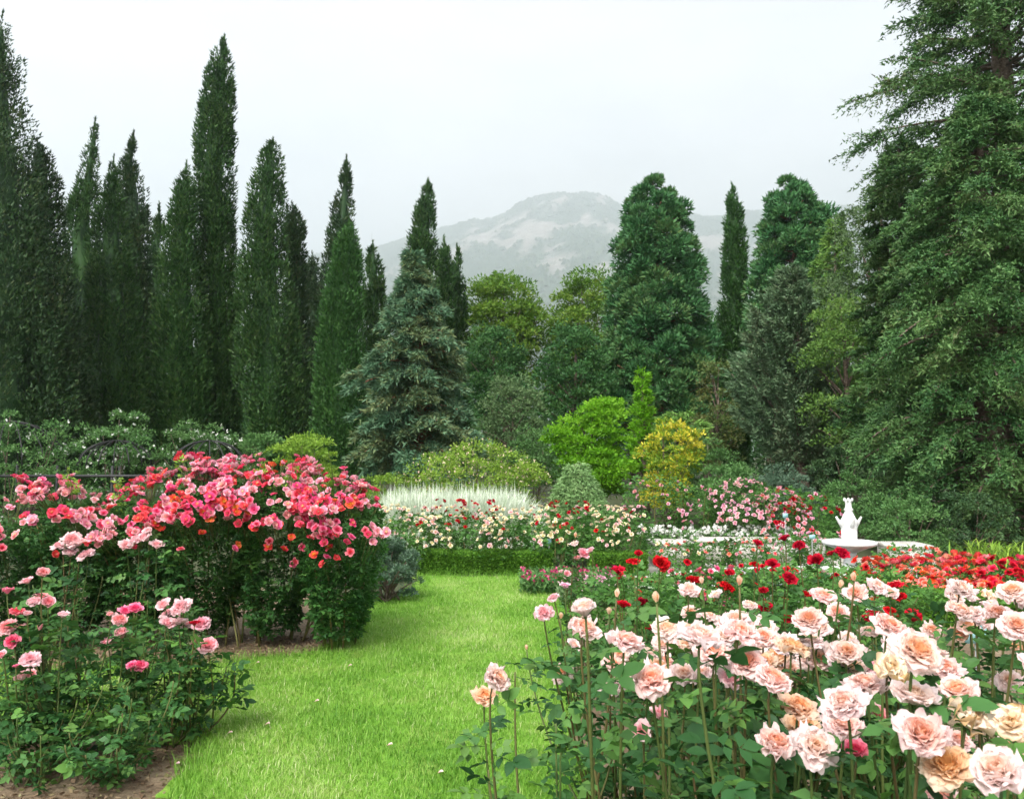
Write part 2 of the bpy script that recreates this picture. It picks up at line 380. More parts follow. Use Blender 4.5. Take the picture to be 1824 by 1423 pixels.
M['earth'] = noise_mat('dark_earth', [(.03, .04, .018), (.05, .06, .025), (.075, .075, .04)], .6, bump=.4, bscale=6)
M['soil'] = noise_mat('bed_soil', [(.09, .06, .035), (.17, .12, .075), (.30, .23, .15)], 3.2, bump=.9, bscale=30, dist=.03)
M['turf'] = noise_mat('turf', [(.09, .20, .018), (.14, .30, .025), (.24, .33, .07)], 3.0, bump=.4, bscale=80, dist=.02)
M['gravel'] = noise_mat('pale_gravel', [(.30, .28, .24), (.42, .40, .36), (.52, .5, .46)], 30, rough=.9, bump=.6, bscale=120, dist=.01)

mb = MB()
ang = np.linspace(0, 2 * pi, 97)[:-1]; rad = [0, 60, 700, 6400]
V = [[0, 0, 0]] + [[r * cos(a), r * sin(a), 0] for r in rad[1:] for a in ang]
T = [[0, 1 + k, 1 + (k + 1) % 96] for k in range(96)]
Q = [[1 + 96 * s + k, 1 + 96 * (s + 1) + k, 1 + 96 * (s + 1) + (k + 1) % 96, 1 + 96 * s + (k + 1) % 96] for s in range(2) for k in range(96)]
mb.add(V, Q, T); struct('ground', mb, M['earth'])

LAWN_PX = [(215, 1640), (255, 1500), (290, 1423), (335, 1350), (330, 1322), (200, 1300), (-260, 1300), (-260, 1200), (120, 1196), (395, 1182), (450, 1172), (540, 1166),
           (612, 1140), (628, 1115), (606, 1090), (622, 1064), (700, 1066), (748, 1042), (742, 1026), (1000, 1026), (1095, 1034), (1110, 1056),
           (1040, 1085), (1000, 1130), (1010, 1200), (1030, 1300), (1060, 1423), (1080, 1640)]
LAWN = np.array([gnd(*p)[:2] for p in LAWN_PX])
def wob(P, n=9, a=.03):
    out_ = []
    for i in range(len(P)):
        p, q = P[i], P[(i + 1) % len(P)]
        for k in range(n): out_.append(p + (q - p) * k / n + R.normal(size=2) * a * (k > 0))
    return np.array(out_)
LAWNW = wob(LAWN, 12, .045)
sheet('lawn', LAWNW, .008, M['turf'])
def edge_dist(P, poly):
    d = np.full(len(P), 9e9); n = len(poly)
    for i in range(n):
        a, b = poly[i], poly[(i + 1) % n]; ab = b - a
        t = np.clip(((P - a) @ ab) / (ab @ ab + 1e-12), 0, 1)
        d = np.minimum(d, np.linalg.norm(P - (a + t[:, None] * ab), axis=1))
    return d
sheet('flower_bed', wob(np.array([gnd(-260, 1215)[:2], gnd(400, 1205)[:2], gnd(560, 1185)[:2], gnd(660, 1140)[:2], gnd(660, 1060)[:2], gnd(330, 1040)[:2], gnd(-260, 1040)[:2]]), 6, .012), .004, M['soil'])
sheet('flower_bed', wob(np.array([(-4.5, 1.2), (-1.2, 1.2), gnd(345, 1423)[:2], gnd(375, 1330)[:2], gnd(330, 1285)[:2], gnd(-300, 1285)[:2]])), .0035, M['soil'])
sheet('flower_bed', wob(np.array([(.2, .9), (4.5, .9), (6.2, 7.0), (2.6, 7.2), gnd(1105, 1045)[:2], gnd(985, 1095)[:2], gnd(975, 1200)[:2], gnd(990, 1423)[:2]])), .003, M['soil'])
sheet('gravel_path', [(1.2, 7.25), (7.6, 7.4), (7.6, 12.3), (1.2, 12.0)], .002, M['gravel'])

# grass blades of the lawn: one mass
def blades(mb, P, H, W, lean, rnd, rng=R, curl=.6):
    n = len(P); a = rng.random(n) * 2 * pi; d = np.stack([np.cos(a), np.sin(a), np.zeros(n)], 1); s = np.stack([-np.sin(a), np.cos(a), np.zeros(n)], 1)
    H = np.broadcast_to(H, (n,))[:, None]; W = np.broadcast_to(W, (n,))[:, None]; lean = np.broadcast_to(lean, (n,))[:, None]
    up = np.array([0, 0, 1.])
    mid = P + up * H * .55 + d * lean * H * .3; tip = P + up * H * (1 - .25 * lean) + d * lean * H
    V = np.stack([P - s * W * .5, P + s * W * .5, mid + s * W * .4, mid - s * W * .4, tip], 1)
    b = np.arange(n)[:, None] * 5
    mb.add(V, b + [0, 1, 2, 3], b + [3, 2, 4], np.concatenate([rnd, rnd]))
g = np.random.default_rng(11)
n = 12500 * 64; p = np.stack([g.uniform(-5.2, 2.8, n), g.uniform(2.6, 10.6, n)], 1)
p = p[g.random(n) < np.interp(p[:, 1], [2.6, 4.6, 6.6, 10.6], [1, .8, .58, .38])]; p = p[np.abs(p[:, 0]) < .72 * p[:, 1] + 1.0]
cand = [p[inside(p, LAWNW)]]
gp = np.concatenate(cand); ed = edge_dist(gp, LAWN)
patch = vnoise(gp[:, 0] + 50, gp[:, 1] + 50, 3, 4, .7); patch2 = vnoise(gp[:, 0] + 50, gp[:, 1] + 50, 5, 3, .22)
tall = (ed < .16) & (g.random(len(gp)) < .35)
H = (.018 + .030 * g.random(len(gp))) * (.6 + .8 * patch2); H[tall] *= 2.4; big = g.random(len(gp)) < .03; H[big] *= 1.7
rn = np.clip(.12 + 1.05 * (patch - .28) + .5 * (g.random(len(gp)) - .5) + (g.random(len(gp)) < .12) * .45, 0, 1); rn[tall] *= .6
mb = MB(); blades(mb, np.column_stack([gp, np.full(len(gp), .006)]), H, .0024 + .0018 * g.random(len(gp)), .25 + .9 * g.random(len(gp)), rn, g)
o = struct('grass', mb, M['grass'], 'stuff'); tag(o, 'short bright green grass blades covering the lawn', 'grass')

# soil crumbs and leaf litter
mb = MB(); n = 5000
p = np.concatenate([np.stack([g.uniform(-4.4, -1.3, n), g.uniform(3.0, 5.0, n)], 1), np.stack([g.uniform(-4.5, -.8, n), g.uniform(5.7, 7.0, n)], 1)])
p = p[~inside(p, LAWNW)]; n = len(p)
leaves(mb, np.column_stack([p, np.full(n, .008)]), np.column_stack([g.normal(size=(n, 2)), .25 * np.abs(g.normal(size=n))]), .012 + .035 * g.random(n) ** 2, .008 + .016 * g.random(n), g.random(n), g)
M['litter'] = leaf_mat('leaf_litter', [(.10, .06, .035), (.20, .13, .08), (.30, .21, .13), (.16, .17, .06)], .05)
tag(struct('litter', mb, M['litter'], 'stuff'), 'dry leaf litter and crumbs scattered on the bed soil', 'leaf litter')

# mountain
RID = np.array([(-900, 560), (-100, 500), (300, 485), (480, 470), (560, 455), (640, 455), (680, 442), (740, 425), (800, 405), (860, 391), (895, 384), (930, 366), (950, 360), (972, 350), (988, 344), (1006, 341), (1018, 345), (1040, 343), (1056, 350), (1080, 354), (1098, 363),
                (1130, 372), (1200, 391), (1260, 392), (1320, 385), (1370, 379), (1440, 371), (1500, 372), (1600, 380), (1900, 420), (2700, 560)], float)
YR, Y0, Y1 = 3600., 560., 5000.
rx = (RID[:, 0] - 912) / FPX * YR; rz = np.array([at(p[0], p[1], YR)[2] for p in RID])
def hill_z(X, Y):
    zr = np.interp(X * (YR / np.clip(Y, 2000, YR)) * .5 + X * .5, rx, rz)
    t = (Y - Y0) / (YR - Y0); s = np.where(t < 1, np.clip(t, 0, 1) ** 1.35, np.clip(1 - (t - 1) * 1.1, 0, 1) ** 1.2)
    nse = vnoise(X + 5000, Y + 5000, 21, 6, 580, .52) - .5
    rid_ = 1 - np.abs(vnoise(X + 7000, Y * .55 + 3000, 22, 6, 330, .55) * 2 - 1)
    k = np.clip(t, 0, 1.3) * np.exp(-np.clip((t - .93) / .12, -9, 0) ** 2 * 0)
    fade = 1 - .62 * np.exp(-((t - 1) / .07) ** 2)
    return zr * s + (nse * 210 + (rid_ - .62) * 170) * np.clip(t, 0, 1) * fade * .8
nx, ny = 330, 200
gx = np.linspace(-3300, 3500, nx); gy = Y0 + (Y1 - Y0) * np.linspace(0, 1, ny)
X, Y = np.meshgrid(gx, gy); Z = hill_z(X, Y)
rk = .32 * vnoise(X + 900 + .35 * Y, Y * .45 + 900, 31, 5, 230, .6) + .68 * vnoise(X + 400 - .25 * Y, Y * .4 + 300, 33, 4, 75, .6)
rk = rk + .12 * np.exp(-((X - 260) / 520) ** 2 - ((Y - 2900) / 560) ** 2) + .05 * np.exp(-((X - 330) / 240) ** 2 - ((Y - 3350) / 200) ** 2) - .09 * np.clip((np.abs(X - 260) - 560) / 400, 0, 1) - .09 * (Y < 2000)
rk = rk + .16 * (vnoise(X + 70, Y * .5 + 70, 37, 3, 38, .6) - .5)
rock = np.clip((rk - .578) / .05, 0, 1)
mb = MB(); i = np.arange(ny - 1)[:, None] * nx; j = np.arange(nx - 1)[None]
mb.add(np.stack([X, Y, Z], -1), np.stack([i + j, i + j + 1, i + nx + j + 1, i + nx + j], -1).reshape(-1, 4), None, .5, 0, rock.ravel())
m, t, o_ = nodes('mountain_slope'); L = t.links
a = t.nodes.new('ShaderNodeAttribute'); a.attribute_name = 'pt'
tcn = t.nodes.new('ShaderNodeTexCoord'); n1 = t.nodes.new('ShaderNodeTexNoise'); n1.inputs['Scale'].default_value = .022; n1.inputs['Detail'].default_value = 8
n1.inputs['Roughness'].default_value = .7
L.new(tcn.outputs['Object'], n1.inputs['Vector'])
rr = ramp(t, [(.3, (.10, .095, .08)), (.5, (.20, .18, .16)), (.7, (.31, .285, .26))]); L.new(n1.outputs['Fac'], rr.inputs['Fac'])
rv = ramp(t, [(.3, (.022, .045, .028)), (.7, (.05, .075, .04))]); L.new(n1.outputs['Fac'], rv.inputs['Fac'])
mm = t.nodes.new('ShaderNodeMix'); mm.data_type = 'RGBA'; L.new(a.outputs['Fac'], mm.inputs[0]); L.new(rv.outputs['Color'], mm.inputs[6]); L.new(rr.outputs['Color'], mm.inputs[7])
p = t.nodes.new('ShaderNodeBsdfPrincipled'); p.inputs['Roughness'].default_value = .9; L.new(mm.outputs[2], p.inputs['Base Color'])
b = t.nodes.new('ShaderNodeBump'); b.inputs['Strength'].default_value = .8; b.inputs['Distance'].default_value = 20; L.new(n1.outputs['Fac'], b.inputs['Height']); L.new(b.outputs[0], p.inputs['Normal'])
L.new(p.outputs[0], o_.inputs['Surface'])
struct('mountain', mb, m)
# forest over the mountain: one mass of little crowns
g = np.random.default_rng(5); n = 34000
fx = g.uniform(-1500, 2000, n); fy = Y0 + 400 + (YR - Y0 - 350) * g.random(n)
fx = np.concatenate([fx, g.uniform(-1500, 2000, 5000)]); fy = np.concatenate([fy, g.uniform(YR - 200, YR + 90, 5000)])
ii = np.clip(((fy - Y0) / (Y1 - Y0) * (ny - 1)).astype(int), 0, ny - 1); jj = np.clip(((fx + 3300) / 6800 * (nx - 1)).round().astype(int), 0, nx - 1)
keep = rock[ii, jj] < .25 + .5 * g.random(len(fx)) ** 3; fx, fy = fx[keep], fy[keep]; fz = hill_z(fx, fy)
OV = np.array([[1, 0, -.15], [.3, .95, -.1], [-.8, .6, -.2], [-.8, -.6, -.1], [.3, -.95, -.15], [0, 0, 1.15]])
OT = np.array([[0, 1, 5], [1, 2, 5], [2, 3, 5], [3, 4, 5], [4, 0, 5]])
Mx = frames(np.stack([fx, fy, fz], 1), np.column_stack([g.normal(size=(len(fx), 2)) * .12, np.ones(len(fx))]), 4.5 + 6 * g.random(len(fx)) ** 1.5, g)
mb = MB(); stamp(mb, OV, None, OT, Mx, g.random(len(fx)))
M['hillwood'] = leaf_mat('hill_wood', [(.018, .04, .022), (.035, .065, .03), (.06, .085, .035)], 0, vary=0)
tag(struct('forest', mb, M['hillwood'], 'stuff', smooth=False), 'misty green woods covering the mountain slopes', 'forest')

# haze
mb = MB(); box(mb, (-6500, -6500, -1), (6500, 6500, float(Z.max()) + 14)); m, t, o_ = nodes('haze_air')
pv = t.nodes.new('ShaderNodeVolumePrincipled'); pv.inputs['Anisotropy'].default_value = .6; pv.inputs['Color'].default_value = (.88, .93, .975, 1); pv.inputs['Density'].default_value = .00042
t.links.new(pv.outputs[0], o_.inputs['Volume']); ho = link('haze', mb.mesh('haze', m)); ho['kind'] = 'stuff'

# ------------------------------------------------------------------ tree builders
def prof(rows, Y):
    """photo outline rows (y, x_left, x_right) -> arrays z, centre x, radius at distance Y (z ascending)"""
    A = []
    for y, xl, xr in rows:
        a = at(xl, y, Y); b = at(xr, y, Y); A.append((a[2], (a[0] + b[0]) / 2, (b[0] - a[0]) / 2))
    A = np.array(sorted(A)); return A[:, 0], A[:, 1], A[:, 2]

def tree(name, label, rows, Y, mat, cat='tree', group=None, base=None):
    z, cx, r = prof(rows, Y); bx = cx[0] if base is None else at(base, 800, Y)[0]
    return thing(name, label, cat, (bx, Y, 0), group), z, cx, r

def cypress(label, rows, Y, mat='cypress', seed=1, n=15000, shag=.1, leafk=1.0, name='cypress_tree', group='cypresses'):
    g = np.random.default_rng(seed); root, z, cx, r = tree(name, label, rows, Y, mat, group=group); n = int(n * 1.6); r = r * .95
    z = np.concatenate([[min(.5, z[0] * .4)], z]); cx = np.concatenate([[cx[0]], cx]); r = np.concatenate([[r[0] * .7], r])
    tb = MB(); zs = np.linspace(0, z[-1] * .8, 7); tube(tb, np.column_stack([np.interp(zs, z, cx), np.full(7, Y), zs]), np.linspace(.22, .05, 7) * min(1.3, r.max()), 7)
    part('trunk', tb, M['bark'], root)
    mb = MB()
    # dense inner twigs
    k = 16; zc = np.linspace(z[0] + .1, z[-1] - .3, 26); V = []
    for q, zz in enumerate(zc):
        a = np.arange(k) * 2 * pi / k; rr = np.interp(zz, z, r) * (.40 + .12 * g.random(k))
        V.append(np.stack([np.interp(zz, z, cx) + rr * np.cos(a), Y + rr * np.sin(a), np.full(k, zz) + g.normal(size=k) * .06], 1))
    i = np.arange(25)[:, None] * k; j = np.arange(k)[None]; j2 = (j + 1) % k
    mb.add(np.concatenate(V), np.stack([i + j, i + j2, i + k + j2, i + k + j], -1).reshape(-1, 4), None, g.random(25 * k) * .5)
    # flame-shaped sprays
    nc = max(70, n // 45); u = g.random(nc * 6); zc = z[0] + u * (z[-1] - z[0]); keep = g.random(nc * 6) < (np.interp(zc, z, r) + .12 * r.max()) / (r.max() * 1.12); zc = zc[keep][:nc]; nc = len(zc)
    a = g.random(nc) * 2 * pi; rr = np.interp(zc, z, r) * (.84 + 1.2 * shag * g.normal(size=nc)); 
    C = np.stack([np.interp(zc, z, cx) + rr * np.cos(a), Y + rr * np.sin(a), zc], 1); O = np.stack([np.cos(a), np.sin(a), np.zeros(nc)], 1)
    rl = np.interp(zc, z, r); cr_ = np.minimum(.09, .03 + .28 * rl) + .14 * rl * (.4 + g.random(nc)); ch = cr_ * (1.5 + 1.5 * g.random(nc)); crn = g.random(nc)
    m = n // nc; idx = np.repeat(np.arange(nc), m); N = len(idx)
    h = g.random(N) * 2 - 1; th = g.random(N) * 2 * pi; wd = np.sqrt(np.clip(1 - np.maximum(h, -.6) ** 2, .02, 1)) * (.6 + .45 * g.random(N))
    P = C[idx] + np.stack([np.cos(th) * cr_[idx] * wd, np.sin(th) * cr_[idx] * wd, h * ch[idx]], 1)
    D = np.stack([np.cos(th) * .5, np.sin(th) * .5, np.full(N, .9)], 1) + O[idx] * .35 + g.normal(size=(N, 3)) * .28
    sz = Y / 30 * leafk
    fs = np.clip(.5 + rl[idx] / (.55 * r.max()), .5, 1.0); needles(mb, P, D, (.08 + .12 * g.random(N)) * sz * fs, (.036 + .03 * g.random(N)) * sz * fs, np.clip(.5 * crn[idx] + .55 * g.random(N) - .05, 0, 1), g)
    # wispy leader
    tz = z[-1]; nt_ = 160; hh = g.random(nt_) * min(1.5, .14 * tz); 
    P = np.stack([np.interp(tz - hh, z, cx) + g.normal(size=nt_) * .07 * hh, Y + g.normal(size=nt_) * .07 * hh, tz - hh + .25], 1)
    needles(mb, P, np.column_stack([g.normal(size=(nt_, 2)) * .35, np.ones(nt_)]), .13 * sz, .035 * sz, g.random(nt_), g)
    part('crown', mb, M[mat], root); return root

def broadleaf(label, rows, Y, mat='decid', seed=1, n=14000, leaf=.09, clump=.2, name='leafy_tree', group=None, cat='tree', crown='crown', depth=1.0, flat=.75, trunk=True, hollow=.35, nclump=None, base=None, flower=None, nflower=0, fsize=.04, droop=0.0, bark='bark'):
    g = np.random.default_rng(seed); root, z, cx, r = tree(name, label, rows, Y, mat, cat, group, base)
    H = z[-1] - z[0]; nc = nclump or max(30, int(n / 110)); u = g.random(nc * 5); zc = z[0] + u * H
    keep = g.random(nc * 5) < (np.interp(zc, z, r) + .05 * r.max()) / (r.max() * 1.05); zc = zc[keep][:nc]; nc = len(zc)
    a = g.random(nc) * 2 * pi; fr = (hollow + (1 - hollow) * g.random(nc) ** .45) * (.86 + .2 * (g.random(nc) - .35)); rr = np.interp(zc, z, r) * fr
    C = np.stack([np.interp(zc, z, cx) + rr * np.cos(a), Y + rr * np.sin(a) * depth, zc], 1)
    cr_ = clump * np.sqrt(r.max()) * (.55 + .8 * g.random(nc)) ; crn = g.random(nc)
    m = max(8, n // nc); idx = np.repeat(np.arange(nc), m); N = len(idx); S_ = rdir(N, g); S_[:, 2] = np.where(S_[:, 2] < -.2, -S_[:, 2] * .6, S_[:, 2])
    P = C[idx] + S_ * (cr_[idx] * (.55 + .5 * g.random(N) ** .5))[:, None] * np.array([1, 1, flat])
    P[:, 2] = np.maximum(P[:, 2], .03)
    D = S_ * .9 + g.normal(size=(N, 3)) * .5 + np.array([0, 0, .15 - droop])
    mb = MB(); leaves(mb, P, D, leaf * (.6 + .8 * g.random(N)), leaf * .55 * (.6 + .6 * g.random(N)), np.clip(.5 * crn[idx] + .55 * g.random(N), 0, 1), g)
    tb = MB(); b0 = np.array(root.location); top = np.array([np.interp(z[0] + .75 * H, z, cx), Y, z[0] + .75 * H])
    if trunk:
        zs = np.linspace(0, 1, 7)[:, None]; ax = b0 + (top - b0) * zs + np.column_stack([g.normal(size=(7, 2)) * .05 * r.max() * .4, np.zeros(7)]) * (zs > 0)
        tube(tb, ax, np.linspace(.09, .03, 7) * max(.6, r.max()) * 1.1, 7)
        for q in g.choice(nc, min(nc, 26), replace=False):
            t_ = np.clip((C[q][2] - b0[2]) / (top[2] - b0[2] + 1e-6) * .75, .12, .95); s0 = b0 + (top - b0) * t_
            tube(tb, bez(s0, (s0 + C[q]) / 2 + [0, 0, .12 * r.max()], C[q], 6), np.linspace(.03, .008, 6) * max(.5, r.max()), 5)
        part('trunk', tb, M[bark], root)
    else:
        for q in g.choice(nc, min(nc, 16), replace=False):
            s0 = b0 + np.append(g.normal(size=2) * .12 * r.max(), 0)
            tube(tb, bez(s0, (s0 + C[q]) / 2 + [0, 0, .2 * C[q][2]], C[q], 6), np.linspace(.014, .005, 6), 5)
        part('stems', tb, M['bark'], root)
    part(crown, mb, M[mat], root)
    if flower:
        fb = MB(); q = g.choice(N, nflower); Fp = C[idx[q]] + S_[q] * (cr_[idx[q]] * 1.05)[:, None] * np.array([1, 1, flat]) 
        for s in range(3):
            leaves(fb, Fp, S_[q] * .4 + g.normal(size=(nflower, 3)) * .8, fsize, fsize * .8, g.random(nflower), g)
        part('blossoms', fb, M[flower], root, 'stuff')
    return root

def tufted(label, rows, Y, mat='sequoia', seed=1, ntuft=210, per=95, tr=.5, name='sequoia_tree', bark='redbark'):
    g = np.random.default_rng(seed); root, z, cx, r = tree(name, label, rows, Y, mat, group=None)
    tb = MB(); zs = np.linspace(0, z[-1] - .4, 8); X = np.interp(zs, z, cx); tube(tb, np.column_stack([X, np.full(8, Y), zs]), np.linspace(.32, .05, 8), 8)
    nc = ntuft; u = (np.arange(nc) + g.random(nc)) / nc; zz = np.linspace(z[0], z[-1], 200); wgt = np.cumsum((np.interp(zz, z, r) + .15) ** 1.3); zc = np.interp(u, wgt / wgt[-1], zz); r = r * np.interp(z, [z[0], z[-1]], [.97, .80])
    a = np.arange(nc) * 2.39996 + g.normal(size=nc) * .4; rr = np.interp(zc, z, r) * (.5 + .45 * g.random(nc) ** .4)
    C = np.stack([np.interp(zc, z, cx) + rr * np.cos(a), Y + rr * np.sin(a), zc], 1)
    for q in range(0, nc, 2):
        s0 = np.array([np.interp(zc[q], z, cx), Y, max(.3, zc[q] - .25 * rr[q])]); tube(tb, bez(s0, (s0 + C[q]) / 2 - [0, 0, .12 * rr[q]], C[q], 5), np.linspace(.05, .02, 5), 4)
    part('trunk', tb, M[bark], root)
    cr_ = tr * (.62 + .7 * g.random(nc)) * np.clip(.5 + .9 * np.interp(zc, z, r) / r.max(), .5, 1.05); crn = g.random(nc); m = per; idx = np.repeat(np.arange(nc), m); N = len(idx); S_ = rdir(N, g); S_[:, 2] = np.where(S_[:, 2] < -.35, -S_[:, 2], S_[:, 2])
    P = C[idx] + S_ * (cr_[idx] * (.52 + .36 * g.random(N)))[:, None] * [1, 1, .8]
    mb = MB(); D = S_ + g.normal(size=(N, 3)) * .35 + [0, 0, .2]
    needles(mb, P, D, (.13 + .10 * g.random(N)) * Y / 30, .07 * Y / 30, np.clip(.5 * crn[idx] + .5 * g.random(N), 0, 1), g)
    part('crown', mb, M[mat], root); return root

def boughed(label, rows, Y, mat='spruce', seed=1, nb=150, ntw=16, nq=11, tw=.34, L=.16, W=.05, droop=.25, rise=.15, name='spruce_tree', base=None, bark='redbark', jit=.3, trunk_r=.2, hang=.5, zpow=1.0, top=None):
    """conifer of boughs: every bough carries side twigs set with needle sprays"""
    g = np.random.default_rng(seed); root, z, cx, r = tree(name, label, rows, Y, mat, base=base); bx = root.location[0]
    tb = MB(); zt = top or z[-1]; zs = np.linspace(0, zt - .2, 8); X = bx + (cx[-1] - bx) * (zs / zt) ** 2 if base is None else np.full(8, bx)
    tube(tb, np.column_stack([X, np.full(8, Y), zs]), np.linspace(1, .15, 8) * trunk_r, 8)
    mb = MB(); zb = z[0] + (z[-1] - z[0]) * ((np.arange(nb) + g.random(nb)) / nb) ** zpow; az = np.arange(nb) * 2.39996 + g.normal(size=nb) * .5
    allP = []; allD = []; allr = []
    for q in range(nb):
        zz = zb[q]; c0 = np.interp(zz, z, cx); rr = np.interp(zz, z, r); xl = c0 - rr; xr = c0 + rr; tx = np.interp(zz, zs, X)
        ca = cos(az[q]); ln = ((tx - xl) * (1 - ca) / 2 + (xr - tx) * (1 + ca) / 2) * (1 - jit + jit * 1.25 * g.random()) * (.88 if name == 'evergreen_tree' else 1); ln = max(ln, .12)
        o = np.array([ca, sin(az[q]), 0]); s = np.array([-sin(az[q]), ca, 0]); p0 = np.array([tx, Y, zz - rise * ln * .4])
        pm = p0 + o * ln * .55 + [0, 0, rise * ln * .9]; p1 = p0 + o * ln + [0, 0, (rise - droop) * ln]
        B = bez(p0, pm, p1, 8); tube(tb, B, np.linspace(.022, .006, 8) * max(.6, min(2, ln)), 4)
        k = max(5, int(ntw * min(1.5, .4 + ln / max(r.max(), .1)))); t = .16 + .84 * g.random(k) ** .75
        Bp = (1 - t)[:, None] ** 2 * p0 + 2 * (t * (1 - t))[:, None] * pm + (t * t)[:, None] * p1
        side = np.where(g.random(k) < .5, 1, -1)[:, None]
        td = unit(o * (.35 + .7 * t[:, None]) + s * side * (1.1 - .8 * t[:, None]) + np.column_stack([np.zeros((k, 2)), -hang * g.random(k) + .1]) + g.normal(size=(k, 3)) * .15)
        tl = tw * np.sqrt(max(ln, .3)) * (.45 + .75 * g.random(k)) * (1.15 - .6 * t)
        f = (np.arange(nq) + .4) / nq
        Pp = Bp[:, None] + td[:, None] * (tl[:, None] * f[None])[:, :, None] + g.normal(size=(k, nq, 3)) * .03; Pp[:, :, 2] -= (hang * .35 * tl[:, None] * f[None] ** 2)
        Dd = td[:, None] + g.normal(size=(k, nq, 3)) * (.75 if name == 'evergreen_tree' else .45)
        allP.append(Pp.reshape(-1, 3)); allD.append(Dd.reshape(-1, 3)); allr.append(np.repeat(np.clip(.55 * g.random() + .45 * g.random(k), 0, 1), nq))
    P = np.concatenate(allP); D = np.concatenate(allD); rr = np.concatenate(allr); N = len(P); P[:, 2] = np.maximum(P[:, 2], .05)
    needles(mb, P, D, L * (.6 + .8 * g.random(N)), W * (.7 + .6 * g.random(N)), np.clip(rr * .75 + .3 * g.random(N), 0, 1), g)
    part('trunk', tb, M[bark], root); part('crown', mb, M[mat], root); return root

# ------------------------------------------------------------------ trees
cypress('huge dark shaggy cypress at the end of the cypress row, towering over its neighbour', [(35, 2, 8), (110, -40, 22), (200, -70, 42), (270, -90, 62), (420, -120, 85), (600, -140, 105), (760, -140, 120)], 21, 'cypress_dark', 1, 26000, .17, 1.15)
cypress('dark round-shouldered cypress beside the huge shaggy one, brownish flecks', [(262, 58, 70), (300, 45, 98), (400, 20, 108), (520, 10, 124), (650, 0, 145), (770, 0, 150)], 23, 'cypress_dark', 2, 20000, .14, 1.1)
cypress('slim cypress with a bent wispy tip between dark broad cypresses', [(222, 167, 172), (270, 155, 172), (330, 140, 172), (400, 116, 172), (480, 108, 188), (620, 105, 200), (770, 105, 210)], 29, 'cypress', 3, 15000, .1)
cypress('short broad green cypress with a blunt point in front of two wispy-tipped ones', [(290, 200, 206), (340, 186, 212), (400, 172, 224), (500, 160, 238), (600, 150, 250), (700, 148, 262), (780, 150, 268)], 25, 'cypress', 4, 17000, .09)
cypress('narrow cypress with a thin curled spire and high shoulder', [(245, 235, 241), (300, 219, 240), (345, 212, 258), (420, 212, 266), (520, 220, 268), (640, 225, 276), (770, 225, 284)], 30, 'cypress_dark', 5, 14000, .1)
cypress('small thin far cypress peeping between taller cypresses', [(370, 281, 286), (430, 270, 290), (520, 262, 292), (760, 255, 300)], 38, 'cypress', 6, 7000, .1)
cypress('stout cypress leaning against the tallest cypress', [(300, 328, 336), (350, 312, 346), (430, 292, 352), (520, 282, 360), (640, 272, 370), (760, 280, 376)], 26, 'cypress', 7, 18000, .09)
cypress('tallest cypress of the row, smooth dark green column with pointed top', [(75, 396, 404), (110, 378, 411), (160, 364, 415), (240, 352, 415), (330, 344, 413), (430, 348, 416), (560, 356, 422), (700, 364, 426), (780, 368, 426)], 27, 'cypress', 8, 24000, .07)
cypress('thick dark cypress with bare forked trunk showing at its foot', [(260, 480, 492), (300, 456, 502), (350, 444, 504), (420, 432, 508), (520, 420, 522), (640, 424, 540), (740, 440, 545)], 26, 'cypress', 9, 20000, .09)
cypress('slender cypress with ragged top crowding the thick dark cypress', [(370, 514, 524), (420, 508, 544), (500, 512, 544), (620, 520, 550), (770, 520, 554)], 31, 'cypress_dark', 10, 10000, .13)
cypress('low far cypress half hidden between two taller ones', [(458, 550, 560), (500, 543, 574), (600, 540, 580), (760, 540, 580)], 40, 'cypress_dark', 11, 7000, .12)
cypress('needle-thin cypress spire rising behind a bright green cypress', [(288, 615, 620), (340, 603, 626), (400, 590, 630), (460, 576, 634), (600, 572, 640), (760, 570, 640)], 33, 'cypress_dark', 12, 12000, .1)
cypress('bright green conical cypress standing next to the blue spruce', [(403, 618, 626), (440, 598, 640), (500, 584, 643), (600, 568, 645), (700, 562, 646), (790, 560, 642)], 25, 'cypress_light', 13, 18000, .09)
cypress('small dark pointed cypress just below the power pylon', [(440, 661, 667), (480, 650, 680), (540, 646, 686), (620, 642, 690), (760, 640, 690)], 36, 'cypress', 14, 9000, .09)
cypress('tall pointed cypress rising behind the blue spruce', [(328, 760, 766), (370, 744, 773), (420, 730, 777), (480, 724, 778), (600, 715, 780), (760, 715, 780)], 33, 'cypress', 15, 13000, .09)
cypress('first of two thin cypresses beside the tall pointed one behind the spruce', [(430, 788, 793), (470, 780, 805), (530, 775, 808), (760, 770, 812)], 36, 'cypress', 16, 7500, .08)
cypress('thinnest cypress next to the yellowish leafy tree', [(445, 812, 816), (490, 806, 824), (540, 804, 830), (620, 802, 834), (760, 800, 836)], 37, 'cypress', 17, 7500, .08)
cypress('lone narrow cypress standing between the two sequoias', [(335, 1301, 1306), (365, 1295, 1317), (420, 1291, 1326), (480, 1288, 1331), (560, 1280, 1332), (640, 1274, 1332), (760, 1270, 1335)], 36, 'cypress_light', 18, 14000, .08)
tufted('tall full sequoia with rounded needle tufts against the mountain', [(320, 1158, 1176), (352, 1130, 1206), (400, 1104, 1232), (450, 1094, 1246), (520, 1086, 1254), (600, 1076, 1268), (680, 1066, 1276), (760, 1062, 1280)], 32, 'sequoia', 21, 250, 330, .62)
tufted('sequoia with rounded needle tufts behind the grey juniper', [(320, 1400, 1416), (350, 1378, 1440), (400, 1356, 1480), (460, 1346, 1486), (540, 1336, 1484), (640, 1325, 1490), (760, 1320, 1490)], 34, 'sequoia', 22, 230, 310, .66)
